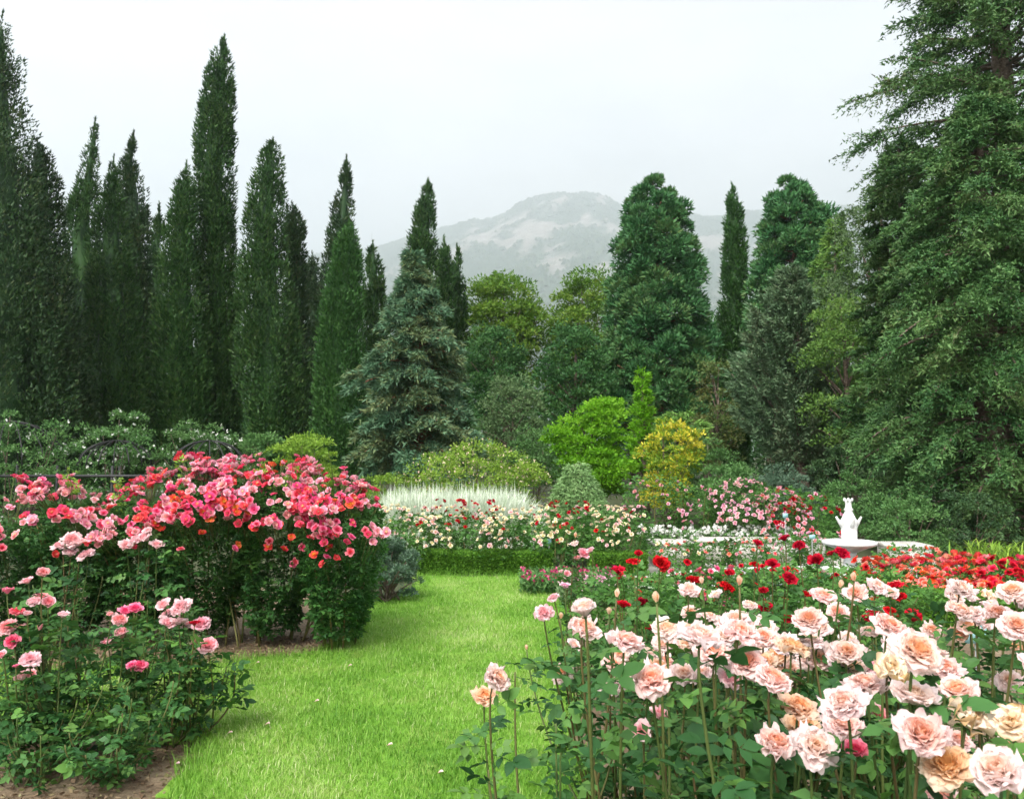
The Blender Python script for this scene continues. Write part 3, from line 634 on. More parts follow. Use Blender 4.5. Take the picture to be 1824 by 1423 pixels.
boughed('blue-green spruce with drooping layered boughs behind the flowering shrubs', [(450, 730, 738), (500, 712, 765), (560, 684, 800), (620, 645, 825), (690, 628, 838), (760, 630, 858), (830, 622, 872), (850, 626, 870)], 20, 'spruce', 23, 230, 30, 16, .40, .13, .034, .34, .2, 'spruce_tree', hang=.75, jit=.5)
boughed('grey-green juniper with upright feathery cone shape and bare lower twigs', [(488, 1404, 1416), (540, 1376, 1440), (600, 1344, 1452), (660, 1316, 1456), (730, 1302, 1470), (800, 1308, 1482), (850, 1330, 1478)], 21, 'juniper', 24, 280, 24, 14, .33, .11, .034, -.45, .5, 'juniper_tree', hang=-.9, jit=.3, bark='bark', base=1428)
# deciduous and mixed trees behind the garden
broadleaf('round yellow-green leafy tree below the rocky mountain face', [(500, 870, 905), (520, 845, 945), (560, 832, 964), (620, 830, 970), (690, 838, 960)], 38, 'decid', 31, 22000, .17, .46)
broadleaf('yellow-green leafy tree close beside the tall full sequoia', [(492, 1040, 1080), (520, 1000, 1092), (570, 976, 1095), (640, 970, 1095), (720, 975, 1090)], 39, 'decid', 32, 22000, .17, .46)
broadleaf('deep green leafy tree with dark forked trunk behind the spruce', [(590, 850, 890), (630, 826, 930), (690, 815, 945), (760, 820, 940)], 31, 'decidark', 33, 14000, .13, .36)
broadleaf('deep green leafy tree filling the gap before the tall full sequoia', [(590, 1000, 1050), (640, 965, 1085), (700, 950, 1090), (770, 950, 1090)], 30, 'decidark', 34, 14000, .13, .36)
broadleaf('grey-green rounded small tree between spruce and lime maple', [(680, 890, 930), (710, 866, 962), (770, 850, 980), (830, 850, 980)], 24, 'olive', 35, 12000, .09, .3)
broadleaf('rusty-tinged small tree between the tall sequoia and the juniper', [(645, 1262, 1290), (690, 1240, 1316), (760, 1232, 1326), (830, 1236, 1322)], 26, 'redleaf', 36, 7000, .1, .3)
broadleaf('light green leafy tree growing over the grey juniper', [(540, 1470, 1510), (580, 1440, 1560), (650, 1425, 1590), (730, 1430, 1600), (800, 1440, 1600)], 19.5, 'decilight', 37, 12000, .085, .3)
broadleaf('dusky olive-green leafy tree squeezed between sequoia and big evergreen', [(330, 1560, 1600), (390, 1500, 1640), (470, 1478, 1660), (560, 1460, 1670), (680, 1450, 1680)], 24, 'olive', 38, 17000, .1, .34)
boughed('young yellow-green conifer poking up beside the tufted sequoia', [(390, 1482, 1492), (440, 1466, 1512), (500, 1450, 1528), (620, 1440, 1540)], 27, 'decilight', 39, 90, 14, 10, .34, .16, .05, .1, .25, 'young_conifer', bark='bark')
# far backdrop trees, dark
def copy_tree(src, label, loc, sx, sz, rot, group):
    r_ = src.copy(); COL.objects.link(r_); r_.location = loc; r_.scale = (sx, sx, sz); r_.rotation_euler = (0, 0, rot); r_['label'] = label; r_['group'] = group
    for ch in list(src.children):
        c = ch.copy(); COL.objects.link(c); c.parent = r_
    return r_
BG = []
k = 0
for x, yt, wd, Y in ((-60, 560, 190, 44), (90, 600, 170, 46), (230, 600, 160, 45), (380, 590, 170, 46), (520, 610, 150, 45), (640, 600, 150, 46), (740, 580, 150, 48), (1130, 640, 160, 45), (1260, 560, 150, 46), (1370, 540, 160, 45)):
    lb = 'dark leafy background tree ' + ('behind the huge shaggy cypress', 'behind the dark round-shouldered cypress', 'behind the short broad cypress', 'behind the tallest cypress', 'between the slender ragged cypress and the needle-thin spire', 'behind the bright green conical cypress', 'behind the blue-green spruce', 'behind the lime maple', 'behind the lone narrow cypress', 'behind the sequoia beside the juniper')[k] + '\n'.strip()
    gp_ = 'dark trees behind the cypresses' if x < 800 else 'dark trees behind the sequoias'
    if k < 3: BG.append((broadleaf(lb, [(yt, x - 20, x + 20), (yt + 40, x - wd * .42, x + wd * .42), (yt + 120, x - wd * .52, x + wd * .52), (815, x - wd * .5, x + wd * .5)], Y, 'decidark', 60 + k, 9000, .2, .5, name='background_tree', group=gp_), at(x, yt, Y)[2], wd * Y))
    else:
        b_ = BG[k % 3]; copy_tree(b_[0], lb, (at(x, 800, Y)[0], Y, 0), wd * Y / b_[2], at(x, yt, Y)[2] / b_[1], k * 1.3, gp_)
    k += 1
UN = None
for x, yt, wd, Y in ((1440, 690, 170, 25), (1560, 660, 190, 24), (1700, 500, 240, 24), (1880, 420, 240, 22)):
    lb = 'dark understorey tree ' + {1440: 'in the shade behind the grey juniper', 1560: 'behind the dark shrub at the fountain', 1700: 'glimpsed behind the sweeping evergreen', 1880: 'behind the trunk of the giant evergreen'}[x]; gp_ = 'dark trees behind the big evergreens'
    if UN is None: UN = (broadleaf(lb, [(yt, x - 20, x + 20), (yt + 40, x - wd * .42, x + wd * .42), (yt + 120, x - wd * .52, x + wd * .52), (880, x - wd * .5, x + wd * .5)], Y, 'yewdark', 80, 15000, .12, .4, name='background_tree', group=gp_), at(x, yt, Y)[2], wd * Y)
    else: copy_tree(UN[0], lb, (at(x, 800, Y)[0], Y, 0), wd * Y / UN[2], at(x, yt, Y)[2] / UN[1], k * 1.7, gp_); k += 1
g = np.random.default_rng(8); n = 26000; P = np.column_stack([g.uniform(-48, 48, n), g.uniform(50, 58, n), np.zeros(n)]); P[:, 2] = (4.5 + 3.5 * vnoise(P[:, 0] + 99, P[:, 1], 4, 3, 4.0)) * g.random(n) ** .8
mb = MB(); leaves(mb, P, g.normal(size=(n, 3)), .4 + .25 * g.random(n), .28, np.clip(vnoise(P[:, 0] + 60, P[:, 2] + 60, 9, 3, 2) * .6 + .5 * g.random(n), 0, 1), g)
tag(struct('woodland', mb, M['decidark'], 'stuff'), 'dark leafy woodland undergrowth closing the view behind the trees', 'woodland')
# the big evergreens on the side
boughed('giant evergreen with spreading open top boughs reaching over the garden', [(-420, 1740, 1860), (-200, 1640, 1960), (0, 1585, 2060), (80, 1550, 2080), (150, 1520, 2090), (220, 1530, 2090), (265, 1560, 2090), (340, 1590, 2090), (500, 1620, 2090), (900, 1640, 2090)], 15.5, 'yew', 41, 340, 38, 17, .50, .085, .030, .08, .06, 'evergreen_tree', base=1815, bark='bark', hang=.7, jit=.45, trunk_r=.38, zpow=.62)
boughed('broad evergreen with dense hanging sprays sweeping down to the shrubs', [(170, 1715, 1790), (260, 1660, 1870), (340, 1590, 1930), (430, 1560, 1960), (560, 1530, 1990), (680, 1540, 2000), (790, 1520, 2010), (880, 1545, 2010), (940, 1580, 2010)], 13.2, 'yew', 42, 290, 38, 19, .44, .072, .027, .38, .1, 'evergreen_tree', base=1765, bark='bark', hang=.8, jit=.4, trunk_r=.3)
boughed('mid-green evergreen with feathery sprays behind the sweeping one', [(250, 1585, 1620), (330, 1545, 1690), (430, 1535, 1720), (560, 1530, 1740), (700, 1490, 1750), (830, 1480, 1750)], 18, 'yew', 43, 190, 30, 16, .44, .10, .034, .25, .15, 'evergreen_tree', base=1620, bark='bark', hang=.5, jit=.4)

# ------------------------------------------------------------------ shrubs and small plants
broadleaf('lime green maple with layered bright leaves beside the golden shrub', [(716, 1052, 1088), (745, 1022, 1104), (775, 972, 1116), (810, 966, 1124), (850, 980, 1124), (890, 1000, 1110)], 18, 'maple', 101, 22000, .08, .30, name='maple_tree', flat=.42, nclump=150, hollow=.15)
broadleaf('golden yellow shrub with pale tips next to the lime maple', [(750, 1160, 1200), (775, 1148, 1240), (800, 1135, 1256), (835, 1130, 1250), (870, 1140, 1235), (910, 1150, 1220)], 16.5, 'yellow', 102, 7000, .075, .2, name='golden_shrub', cat='shrub', trunk=False, crown='foliage', nclump=75)
broadleaf('dark green shrub skirting the golden yellow shrub', [(770, 1225, 1250), (800, 1205, 1290), (850, 1190, 1330), (910, 1190, 1340)], 17.5, 'shrubdark', 103, 7000, .06, .22, name='shrub', cat='shrub', trunk=False, crown='foliage')
boughed('slim bright green young conifer behind the lime maple', [(668, 1142, 1148), (700, 1136, 1158), (740, 1130, 1164), (800, 1120, 1170), (850, 1115, 1175)], 20, 'maple', 104, 60, 10, 9, .22, .1, .035, -.4, .4, 'young_conifer', bark='bark', hang=-.6)
boughed('arching light green conifer sprays over the golden shrub', [(735, 1190, 1230), (760, 1165, 1262), (800, 1165, 1262), (840, 1170, 1250)], 19, 'decilight', 105, 40, 12, 10, .3, .1, .035, .25, .4, 'young_conifer', bark='bark', hang=.4)
broadleaf('big light green flowering shrub dotted with tiny white blossoms', [(800, 800, 900), (815, 745, 950), (835, 700, 975), (860, 688, 985), (900, 690, 985), (930, 700, 980)], 15.5, 'shrub', 106, 17000, .05, .2, name='flowering_shrub', cat='shrub', trunk=False, crown='foliage', depth=.5, flower='smallcream', nflower=650, fsize=.035)
broadleaf('leafy green bush between the flowering shrub and the maple', [(762, 925, 960), (785, 900, 990), (820, 890, 1000), (880, 900, 1000)], 17.5, 'shrubdark', 107, 8000, .06, .22, name='shrub', cat='shrub', trunk=False, crown='foliage')
broadleaf('low light green bush at the foot of the spruce', [(848, 665, 700), (862, 640, 722), (890, 630, 735), (930, 640, 730)], 15, 'shrub', 108, 5000, .045, .2, name='shrub', cat='shrub', trunk=False, crown='foliage')
boughed('small weeping conifer with trailing grey-green tips next to pale grass', [(826, 1018, 1034), (845, 1000, 1058), (870, 982, 1080), (895, 968, 1096), (918, 962, 1108)], 13.6, 'weep', 109, 150, 20, 10, .3, .07, .018, .75, .15, 'weeping_conifer', bark='bark', hang=1.2)
broadleaf('blue-green bushy shrub at the lawn corner by the box hedge', [(962, 650, 700), (985, 628, 738), (1015, 618, 748), (1045, 625, 745), (1062, 640, 735)], 8.6, 'bluegreen', 110, 9000, .034, .13, name='shrub', cat='shrub', trunk=False, crown='foliage')
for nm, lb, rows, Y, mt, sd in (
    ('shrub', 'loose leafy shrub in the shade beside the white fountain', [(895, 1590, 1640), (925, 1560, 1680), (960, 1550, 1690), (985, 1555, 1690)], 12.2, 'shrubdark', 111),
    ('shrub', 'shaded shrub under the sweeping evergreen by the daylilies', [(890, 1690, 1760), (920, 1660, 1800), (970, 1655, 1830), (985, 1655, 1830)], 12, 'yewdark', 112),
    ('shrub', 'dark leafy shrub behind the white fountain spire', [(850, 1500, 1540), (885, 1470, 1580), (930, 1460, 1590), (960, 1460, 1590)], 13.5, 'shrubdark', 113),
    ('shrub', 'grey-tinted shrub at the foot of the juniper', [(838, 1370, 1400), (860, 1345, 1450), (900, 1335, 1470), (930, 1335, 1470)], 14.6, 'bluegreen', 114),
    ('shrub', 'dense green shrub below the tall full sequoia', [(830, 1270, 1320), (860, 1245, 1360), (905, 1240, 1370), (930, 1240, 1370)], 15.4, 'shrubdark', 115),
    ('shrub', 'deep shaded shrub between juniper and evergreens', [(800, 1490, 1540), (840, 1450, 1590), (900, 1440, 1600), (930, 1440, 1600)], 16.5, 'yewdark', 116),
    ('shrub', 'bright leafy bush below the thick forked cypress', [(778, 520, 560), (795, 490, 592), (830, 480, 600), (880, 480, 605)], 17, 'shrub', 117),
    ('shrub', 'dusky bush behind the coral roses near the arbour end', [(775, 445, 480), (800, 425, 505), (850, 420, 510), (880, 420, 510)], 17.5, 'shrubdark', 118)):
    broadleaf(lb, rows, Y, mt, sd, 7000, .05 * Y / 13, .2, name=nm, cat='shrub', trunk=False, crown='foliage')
# climbing roses on black steel arches
for k, (x0, x1, yt, lb) in enumerate(((-60, 130, 738, 'climbing rose heaped on the black arbour by the bare dome ribs'), (118, 300, 735, 'climbing rose with cream blossoms on the middle of the black arbour'), (280, 446, 746, 'climbing rose with a white blossom cluster at the arbour end'))):
    c = (x0 + x1) / 2; h = (x1 - x0) / 2
    broadleaf(lb, [(yt, c - h * .3, c + h * .35), (yt + 20, c - h * .72, c + h * .75), (yt + 48, c - h * .95, c + h * .95), (yt + 85, c - h * .98, c + h), (900, c - h * .8, c + h * .8), (940, c - h * .7, c + h * .7)], 15 + .3 * k, 'shrubdark', 120 + k, 9000, .05, .2,
              name='climbing_rose', cat='climbing rose', trunk=False, crown='foliage', group='climbing roses on the arbour', flower='smallwhite', nflower=(60, 150, 170)[k], fsize=.05, depth=.6)
root = thing('rose_arbour', 'black steel arbour with domed ribs and a long rail under climbing roses', 'arbour', (at(150, 800, 15.2)[0], 15.2, 0))
for c in (15, 208, 372):
    x = at(c, 800, 15.2)[0]
    for a in np.linspace(0, pi, 9)[:-1]:
        th = np.linspace(0, pi, 15); rr = .98 if c < 100 else .66; P = np.stack([x + rr * np.cos(th) * cos(a), 15.2 + rr * np.cos(th) * sin(a), 1.35 + (.85 if c < 100 else .48) * np.sin(th)], 1)
        b = MB(); tube(b, P, .012, 5); part('rib', b, M['blacksteel'], root)
    for a in (.4, 1.97, 3.54, 5.11):
        b = MB(); tube(b, [[x + .98 * cos(a), 15.2 + .98 * sin(a), 0], [x + .98 * cos(a), 15.2 + .98 * sin(a), 1.36]], .025, 8); part('post', b, M['blacksteel'], root)
for zz in (1.18,):
    b = MB(); tube(b, [[at(-80, 828, 14.15)[0], 14.18, zz], [at(440, 828, 14.15)[0], 14.18, zz]], .028, 6); part('rail', b, M['blacksteel'], root)

# pale striped ornamental grass: one mass
g = np.random.default_rng(44); n = 5200; u = g.random(n); x = at(655, 900, 13)[0] + u * (at(958, 900, 13)[0] - at(655, 900, 13)[0])
P = np.column_stack([x + g.normal(size=n) * .04, 12.6 + 1.4 * g.random(n), np.zeros(n)]); a = g.random(n) * 2 * pi; ln = np.clip(g.random(n) ** .7, .05, 1) * .5
Hh = (.78 + .38 * g.random(n)) * (.55 + .45 * np.minimum(1, 7 * u * (1 - u) + .15))
t = np.linspace(0, 1, 5); d = np.stack([np.cos(a), np.sin(a), np.zeros(n)], 1); s = unit(np.stack([-np.sin(a), np.cos(a), .3 * g.normal(size=n)], 1))
cen = P[:, None] + d[:, None] * (ln[:, None] * t[None] ** 2)[..., None] + np.array([0, 0, 1.]) * (Hh[:, None] * (t[None] - .42 * ln[:, None] * t[None] ** 3))[..., None]
wd = .011 * np.array([.8, 1, .95, .65, .04])
V = np.stack([cen - s[:, None] * wd[None, :, None], cen + s[:, None] * wd[None, :, None]], 2).reshape(-1, 3)
b_ = np.arange(n)[:, None, None] * 10 + np.arange(4)[None, :, None] * 2
mb = MB(); mb.add(V, (b_ + np.array([0, 1, 3, 2])).reshape(-1, 4), None, np.repeat(g.random(n), 4))
tag(struct('ornamental_grass', mb, M['whitegrass'], 'stuff'), 'band of cream-white striped ornamental grass behind the rose bed', 'ornamental grass')
# green daylily blades
def bladeclump(name, label, c, n, H, sp, mat, seed, cat='plant', group=None):
    g = np.random.default_rng(seed); root = thing(name, label, cat, (c[0], c[1], 0), group); P = np.column_stack([c[0] + g.normal(size=n) * sp, c[1] + g.normal(size=n) * sp * .6, np.zeros(n)])
    a = g.random(n) * 2 * pi; ln = (.2 + .6 * g.random(n)) * H; Hh = H * (.6 + .4 * g.random(n)); t = np.linspace(0, 1, 5)
    d = np.stack([np.cos(a), np.sin(a), np.zeros(n)], 1); s = np.stack([-np.sin(a), np.cos(a), np.zeros(n)], 1)
    cen = P[:, None] + d[:, None] * (ln[:, None] * t[None] ** 1.8)[..., None] + np.array([0, 0, 1.]) * (Hh[:, None] * (t[None] * 1.25 - .45 * t[None] ** 2.5))[..., None]
    wd = .012 * np.array([.8, 1, .9, .6, .05]); V = np.stack([cen - s[:, None] * wd[None, :, None], cen + s[:, None] * wd[None, :, None]], 2).reshape(-1, 3)
    b_ = np.arange(n)[:, None, None] * 10 + np.arange(4)[None, :, None] * 2; mb = MB(); mb.add(V, (b_ + np.array([0, 1, 3, 2])).reshape(-1, 4), None, np.repeat(g.random(n), 4))
    part('foliage', mb, M[mat], root, 'stuff'); return root
for k, (px, Y, lb) in enumerate(((1765, 11, 'arching daylily leaves beside the shaded shrub'), (1810, 10.6, 'arching daylily leaves behind the deepest red roses'))):
    bladeclump('daylily', lb, at(px, 980, Y), 110, .52, .22, 'shrub', 50 + k)
for k, px in enumerate((1160, 1172, 1150)): 
    pass
bladeclump('low_plant', 'feathery yellow-green plant beside the pool rim', at(1160, 1030, 7.6), 260, .36, .1, 'maple', 55)

# clipped box hedges
def hedge(label, p0, p1, w_, h, n, seed):
    g = np.random.default_rng(seed); p0 = np.array([*p0, 0.]); p1 = np.array([*p1, 0.]); d = p1 - p0; Ln = np.linalg.norm(d); d /= Ln; s = np.array([-d[1], d[0], 0]); mid = (p0 + p1) / 2
    root = thing('box_hedge', label, 'hedge', mid); mb = MB(); 
    V = [p0 + d * (Ln * a) + s * w_ * b * .43 + [0, 0, c * h * .93 + .005] for a in (.01, .99) for b in (-1, 1) for c in (0, 1)]
    mb.add(V, [[0, 1, 3, 2], [4, 6, 7, 5], [0, 4, 5, 1], [2, 3, 7, 6], [1, 5, 7, 3]], None, .15)
    u = g.random(n); f = g.random(n); P = p0 + d * (u * Ln)[:, None]; top = f < .5; fr = (f >= .5) & (f < .85); v = g.random(n) * 2 - 1
    sd = np.where(top, v, np.where(fr, -1, 1)); if_ = (s[1] > 0)
    zz = np.where(top, 1, .04 + .96 * g.random(n)); sd = sd * (1 if s[1] > 0 else -1)
    bump_ = .03 * (vnoise(u * Ln * 8 + 9, v * 3 + 9, seed, 3) - .5)
    P = P + s * (sd * w_ * .47)[:, None] + np.array([0, 0, 1.]) * (zz * h + bump_ - .01)[:, None]
    Nn = np.where(top[:, None], np.array([0, 0, 1.]), s * sd[:, None])
    leaves(mb, P, Nn + g.normal(size=(n, 3)) * .7, .03 + .02 * g.random(n), .02, np.clip(.15 + .7 * g.random(n), 0, 1), g)
    part('foliage', mb, M['box'], root, 'stuff'); return root
a = gnd(742, 1024); b = gnd(985, 1024); hedge('clipped low box hedge along the far end of the lawn', (a[0], a[1] + .22), (b[0], b[1] + .22), .42, .27, 15000, 1)
a = at(1050, 996, 10.6); b = at(1150, 996, 10.6); hedge('short clipped box hedge beside the stone blocks', (a[0], 10.6), (b[0], 10.6), .35, .26, 6000, 2)
a = gnd(1610, 1122); b = gnd(1990, 1122); hedge('clipped box hedge in front of the vermilion roses', (a[0], a[1] + .2), (b[0], b[1] + .2), .42, .29, 13000, 3)

# ------------------------------------------------------------------ fountain, pool, blocks, pylon, plant labels
FY = 8.75; fx = at(1513, 960, FY)[0]; fz = lambda y: at(1513, y, FY)[2]; fr = lambda px: px / FPX * FY / 2
root = thing('fountain', 'white marble fountain with round bowl, horned body and crown-shaped spire', 'fountain', (fx, FY, .12))
b = MB(); zt = fz(966); lathe(b, [(.02, .12), (.17, .12), (.17, .2), (.13, .23), (.085, .3), (.062, .42), (.058, zt - .16), (.075, zt - .1)], (fx, FY, 0), 24); part('pedestal', b, M['marble'], root)
b = MB(); R_ = fr(92); lathe(b, [(.03, zt - .105), (.09, zt - .1), (R_ * .6, zt - .06), (R_ * .93, zt - .025), (R_, zt - .012), (R_, zt + .012), (R_ * .95, zt + .016), (R_ * .9, zt), (.04, zt - .03)], (fx, FY, 0), 40); part('bowl', b, M['marble'], root)
zb, zs_ = zt - .03, fz(928); rb = fr(27); b = MB(); k = 24; V = []
for zz, rr in ((zb, rb * .95), (zb + .02, rb * 1.0), (zs_ - .03, rb * 1.02), (zs_, rb * 1.16), (zs_ + .02, rb * .95), (fz(912), rb * .5)):
    a = np.arange(k) * 2 * pi / k; q = rr * (1 + .05 * np.cos(a * 8)); V.append(np.stack([fx + q * np.cos(a), FY + q * np.sin(a), np.full(k, zz)], 1))
i = np.arange(5)[:, None] * k; j = np.arange(k)[None]; j2 = (j + 1) % k; b.add(np.concatenate(V), np.stack([i + j, i + j2, i + k + j2, i + k + j], -1).reshape(-1, 4)); part('body', b, M['marble'], root)
for a in (0, pi / 2, pi, 3 * pi / 2):
    b = MB(); c, s = cos(a), sin(a); pts = np.array([[rb * .8, fz(938)], [rb * 1.2, fz(930)], [rb * 1.5, fz(924)], [rb * 1.66, fz(920)]])
    tube(b, np.stack([fx + pts[:, 0] * c, FY + pts[:, 0] * s, pts[:, 1]], 1), [.026, .02, .013, .011], 8); part('horn', b, M['marble'], root)
b = MB(); r2 = fr(13); lathe(b, [(rb * .55, fz(914)), (r2 * .95, fz(910)), (r2 * 1.25, fz(907)), (r2 * .85, fz(904)), (r2 * .8, fz(896)), (r2 * 1.05, fz(891)), (r2 * .7, fz(891.5)), (.001, fz(893))], (fx, FY, 0), 20); fin = part('finial', b, M['marble'], root)
for a in np.arange(6) * pi / 3:
    b = MB(); c, s = cos(a), sin(a); tube(b, [[fx + r2 * .85 * c, FY + r2 * .85 * s, fz(892.5)], [fx + r2 * 1.1 * c, FY + r2 * 1.1 * s, fz(889.5)], [fx + r2 * 1.12 * c, FY + r2 * 1.12 * s, fz(887)]], [.014, .012, .006], 6); co = part('crown_point', b, M['marble'], root); co.parent = fin
pc = (fx, FY, 0)
root = thing('fountain_pool', 'low oval pool with pale stone rim around the white fountain', 'pool', pc)
b = MB(); lathe(b, [(.86, .0), (.86, .20), (.85, .22), (1.0, .22), (1.012, .21), (1.012, .18), (.985, .17), (.985, .08), (1.07, .07), (1.07, .0)], pc, 64, sx=2.1, sy=.95); part('rim', b, M['marble'], root)
b = MB(); lathe(b, [(.865, .12), (.001, .12)], pc, 48, sx=2.1, sy=.95); part('water', b, M['water'], root)
def block(label, x0, x1, yt, Y, dp, z0=0):
    a = at(x0, yt, Y); c = at(x1, yt, Y); root = tag(link('stone_block', None), label, 'stone block', 'pale stone blocks around the pool')
    root.location = ((a[0] + c[0]) / 2, Y + dp / 2, 0); b = MB(); box(b, (a[0], Y, z0), (c[0], Y + dp, a[2] - .045), bev=.008); part('base', b, M['stone'], root)
    b = MB(); box(b, (a[0] - .02, Y - .02, a[2] - .045), (c[0] + .02, Y + dp + .02, a[2]), bev=.01); part('coping', b, M['stone'], root)
block('short pale stone block at the end of the pool terrace', 1165, 1234, 966, 11.2, .5)
block('long low pale stone wall behind the pool, roses trailing over it', 1242, 1470, 961, 11.6, .4)
block('pale stone block half hidden by vermilion roses', 1592, 1660, 971, 11.0, .5)
# pylon on the slope
PX, PY = at(662, 440, 1500)[0], 1500.; pz = float(hill_z(np.array([PX]), np.array([PY]))[0]); pt_ = at(662, 414, 1500)[2]
root = thing('power_pylon', 'thin grey lattice power pylon on the hazy slope', 'pylon', (PX, PY, pz)); Hp = pt_ - pz
for sx in (-1, 1):
    for sy in (-1, 1):
        b = MB(); tube(b, [[PX + sx * 2.6, PY + sy * 2.6, pz - 1], [PX + sx * .5, PY + sy * .5, pz + Hp * .7], [PX, PY, pz + Hp]], .22, 4); part('leg', b, M['steel'], root)
for f in (.72, .82, .92):
    b = MB(); wv = 5.5 - 3 * (f - .72) * 5; tube(b, [[PX - wv, PY, pz + Hp * f], [PX + wv, PY, pz + Hp * f]], .2, 4); part('cross_arm', b, M['steel'], root)
for q in range(7):
    f = q / 9; wv = 2.6 - 2.1 * f / .7; f2 = (q + 1) / 9; w2 = 2.6 - 2.1 * f2 / .7; b = MB(); tube(b, [[PX - wv, PY - wv, pz + Hp * f], [PX + w2, PY - w2, pz + Hp * f2]], .15, 4); part('brace', b, M['steel'], root)
def plabel(label, px, py, Y, wpx, hpx):
    c = at(px, py, Y); ww = wpx / FPX * Y / 2; hh = hpx / FPX * Y / 2; root = thing('plant_label', label, 'plant label', (c[0], Y, 0), 'teal plant labels')
    b = MB(); box(b, (c[0] - ww, Y - .004, c[2] - hh), (c[0] + ww, Y + .004, c[2] + hh)); part('plate', b, M['teal'], root)
    b = MB(); tube(b, [[c[0], Y + .012, 0], [c[0], Y + .012, c[2] + hh * .5]], .006, 6); part('stake', b, M['steel'], root)
plabel('large teal plant label among the peach roses by the box hedge', 1740, 1128, 4.4, 42, 34)
plabel('small teal plant label in the pink shrub roses', 1399, 918, 10.2, 9, 8)
plabel('small teal plant label above the pool water', 1447, 956, 10.0, 10, 7)
plabel('small teal plant label in the cream rose bed', 978, 964, 10.5, 8, 9)

# ------------------------------------------------------------------ rose meshes
def petal(L, Wd, th0, th1, r0, cup, ruf, g, nu=5, nv=5):
    """grid of one petal around azimuth 0; th = lean from vertical at base and tip"""
    v = np.array([0, .3, .58, .8, .94, 1.0]) if nv == 6 else np.array([0, .4, .8, 1.0]) if nv == 4 else np.linspace(0, 1, nv); u = np.linspace(-1, 1, nu); th = th0 + (th1 - th0) * v ** 1.3; ds = np.diff(v) * L
    rr = r0 + np.concatenate([[0], np.cumsum(np.sin(th[:-1]) * ds)]); zz = np.concatenate([[0], np.cumsum(np.cos(th[:-1]) * ds)])
    wv = Wd * np.interp(v, [0, .3, .58, .8, .94, 1], [.3, .80, 1.02, 1.0, .78, .50])
    V = np.zeros((nv, nu, 3)); ph = g.random() * 6.28; ph2 = g.random() * 6.28
    edge = -(np.abs(u) ** 2.2)
    for i_ in range(nv):
        nin = np.array([-cos(th[i_]), sin(th[i_])])          # inward/upward normal in (r,z)
        off = cup * wv[i_] * (u ** 2) + ruf * L * v[i_] ** 2 * (np.sin(u * 3.1 + ph) + .5 * np.sin(u * 6 + ph2)) 
        back = edge * L * .10 * v[i_] ** 3 + L * .035 * v[i_] ** 4 * np.sin(u * 5 + ph)
        V[i_, :, 0] = rr[i_] + off * nin[0] + back * sin(th[i_]); V[i_, :, 2] = zz[i_] + off * nin[1] + back * cos(th[i_]); V[i_, :, 1] = u * wv[i_]
    Q = np.array([[a * nu + b, a * nu + b + 1, (a + 1) * nu + b + 1, (a + 1) * nu + b] for a in range(nv - 1) for b in range(nu - 1)])
    return V.reshape(-1, 3), Q, np.repeat(v, nu)

def rotz(V, a):
    c, s = cos(a), sin(a); return np.stack([V[:, 0] * c - V[:, 1] * s, V[:, 0] * s + V[:, 1] * c, V[:, 2]], 1)

def bloom_arrays(seed, npet=36, opening=1.0, ruf=.07, nu=7, nv=6, heart=True, flat=0.0, jitter=.16):
    """rose bloom of diameter about 1, base at origin, opening along +Z"""
    g = np.random.default_rng(seed); mb = MB()
    for k in range(npet):
        t = (k + .5) / npet; lay = t ** .8
        th0 = radians(4 + 52 * lay * opening + 12 * flat); th1 = radians(-16 + (24 + 118 * lay ** 1.1) * opening) + g.normal() * jitter
        L = (.25 + .22 * lay) * (1 - .28 * g.random()); Wd = (.08 + .115 * lay) * (.88 + .24 * g.random()); r0 = .015 + .05 * lay
        V, Q, v = petal(L, Wd, th0, th1, r0, .75 - .55 * lay * opening, ruf * (.35 + lay) * (.6 + .8 * g.random()), g, nu, nv)
        V[:, 2] += .10 - .05 * lay + g.normal() * .008; V = rotz(V, k * 2.39996 + g.normal() * .22)
        mb.add(V, Q, None, float(g.random()), 0, np.clip(lay * .72 + .34 * v * (.35 + .65 * lay), 0, 1))
    if nu == 3: lathe(mb, [(.11, .12), (.10, .19), (.05, .23), (.001, .24)], k=7, rnd=.5, mat=0)
    # calyx and sepals
    lathe(mb, [(.012, -.06), (.035, -.03), (.055, .02), (.06, .09), (.02, .12)], k=8, mat=1)
    for k in range(5):
        V, Q, v = petal(.24, .035, radians(70), radians(120 if opening > .6 else 20), .04, .2, .02, g, 3, 4); mb.add(rotz(V, k * 1.2566), Q, None, .5, 1)
    return mb

HI = {}; LO = {}
def hi(kind, mat, variants):
    HI[kind] = [bloom_arrays(*v[0:1], **v[1]).mesh(kind + '_bloom', [P_[mat], M['calyx']]) for v in variants]
full = [(1, dict(npet=66, ruf=.12, flat=.3, jitter=.24)), (2, dict(npet=56, ruf=.15, jitter=.3)), (3, dict(npet=72, ruf=.13, flat=.6, jitter=.3)), (4, dict(npet=50, opening=.9, ruf=.12, jitter=.22)), (5, dict(npet=64, ruf=.17, jitter=.38)), (6, dict(npet=60, opening=1.08, ruf=.15, flat=.8, jitter=.34))]
hi('peach', 'peach', full); hi('pale', 'pale', full[1:5]); hi('apricot', 'apricot', full[2:5]); hi('wilt', 'wilt', [(8, dict(npet=30, ruf=.2, jitter=.5)), (9, dict(npet=26, ruf=.24, jitter=.6))])
half = [(11, dict(npet=22, opening=.6)), (12, dict(npet=26, opening=.72, ruf=.09)), (13, dict(npet=24, opening=.85))]
hi('peachhalf', 'pale', half); hi('pink', 'pink', half + full[:2]); hi('palepink', 'palepink', half + full[1:3]); hi('hotpink', 'hotpink', half[1:] + full[3:4]); hi('mauve', 'mauve', half[1:])
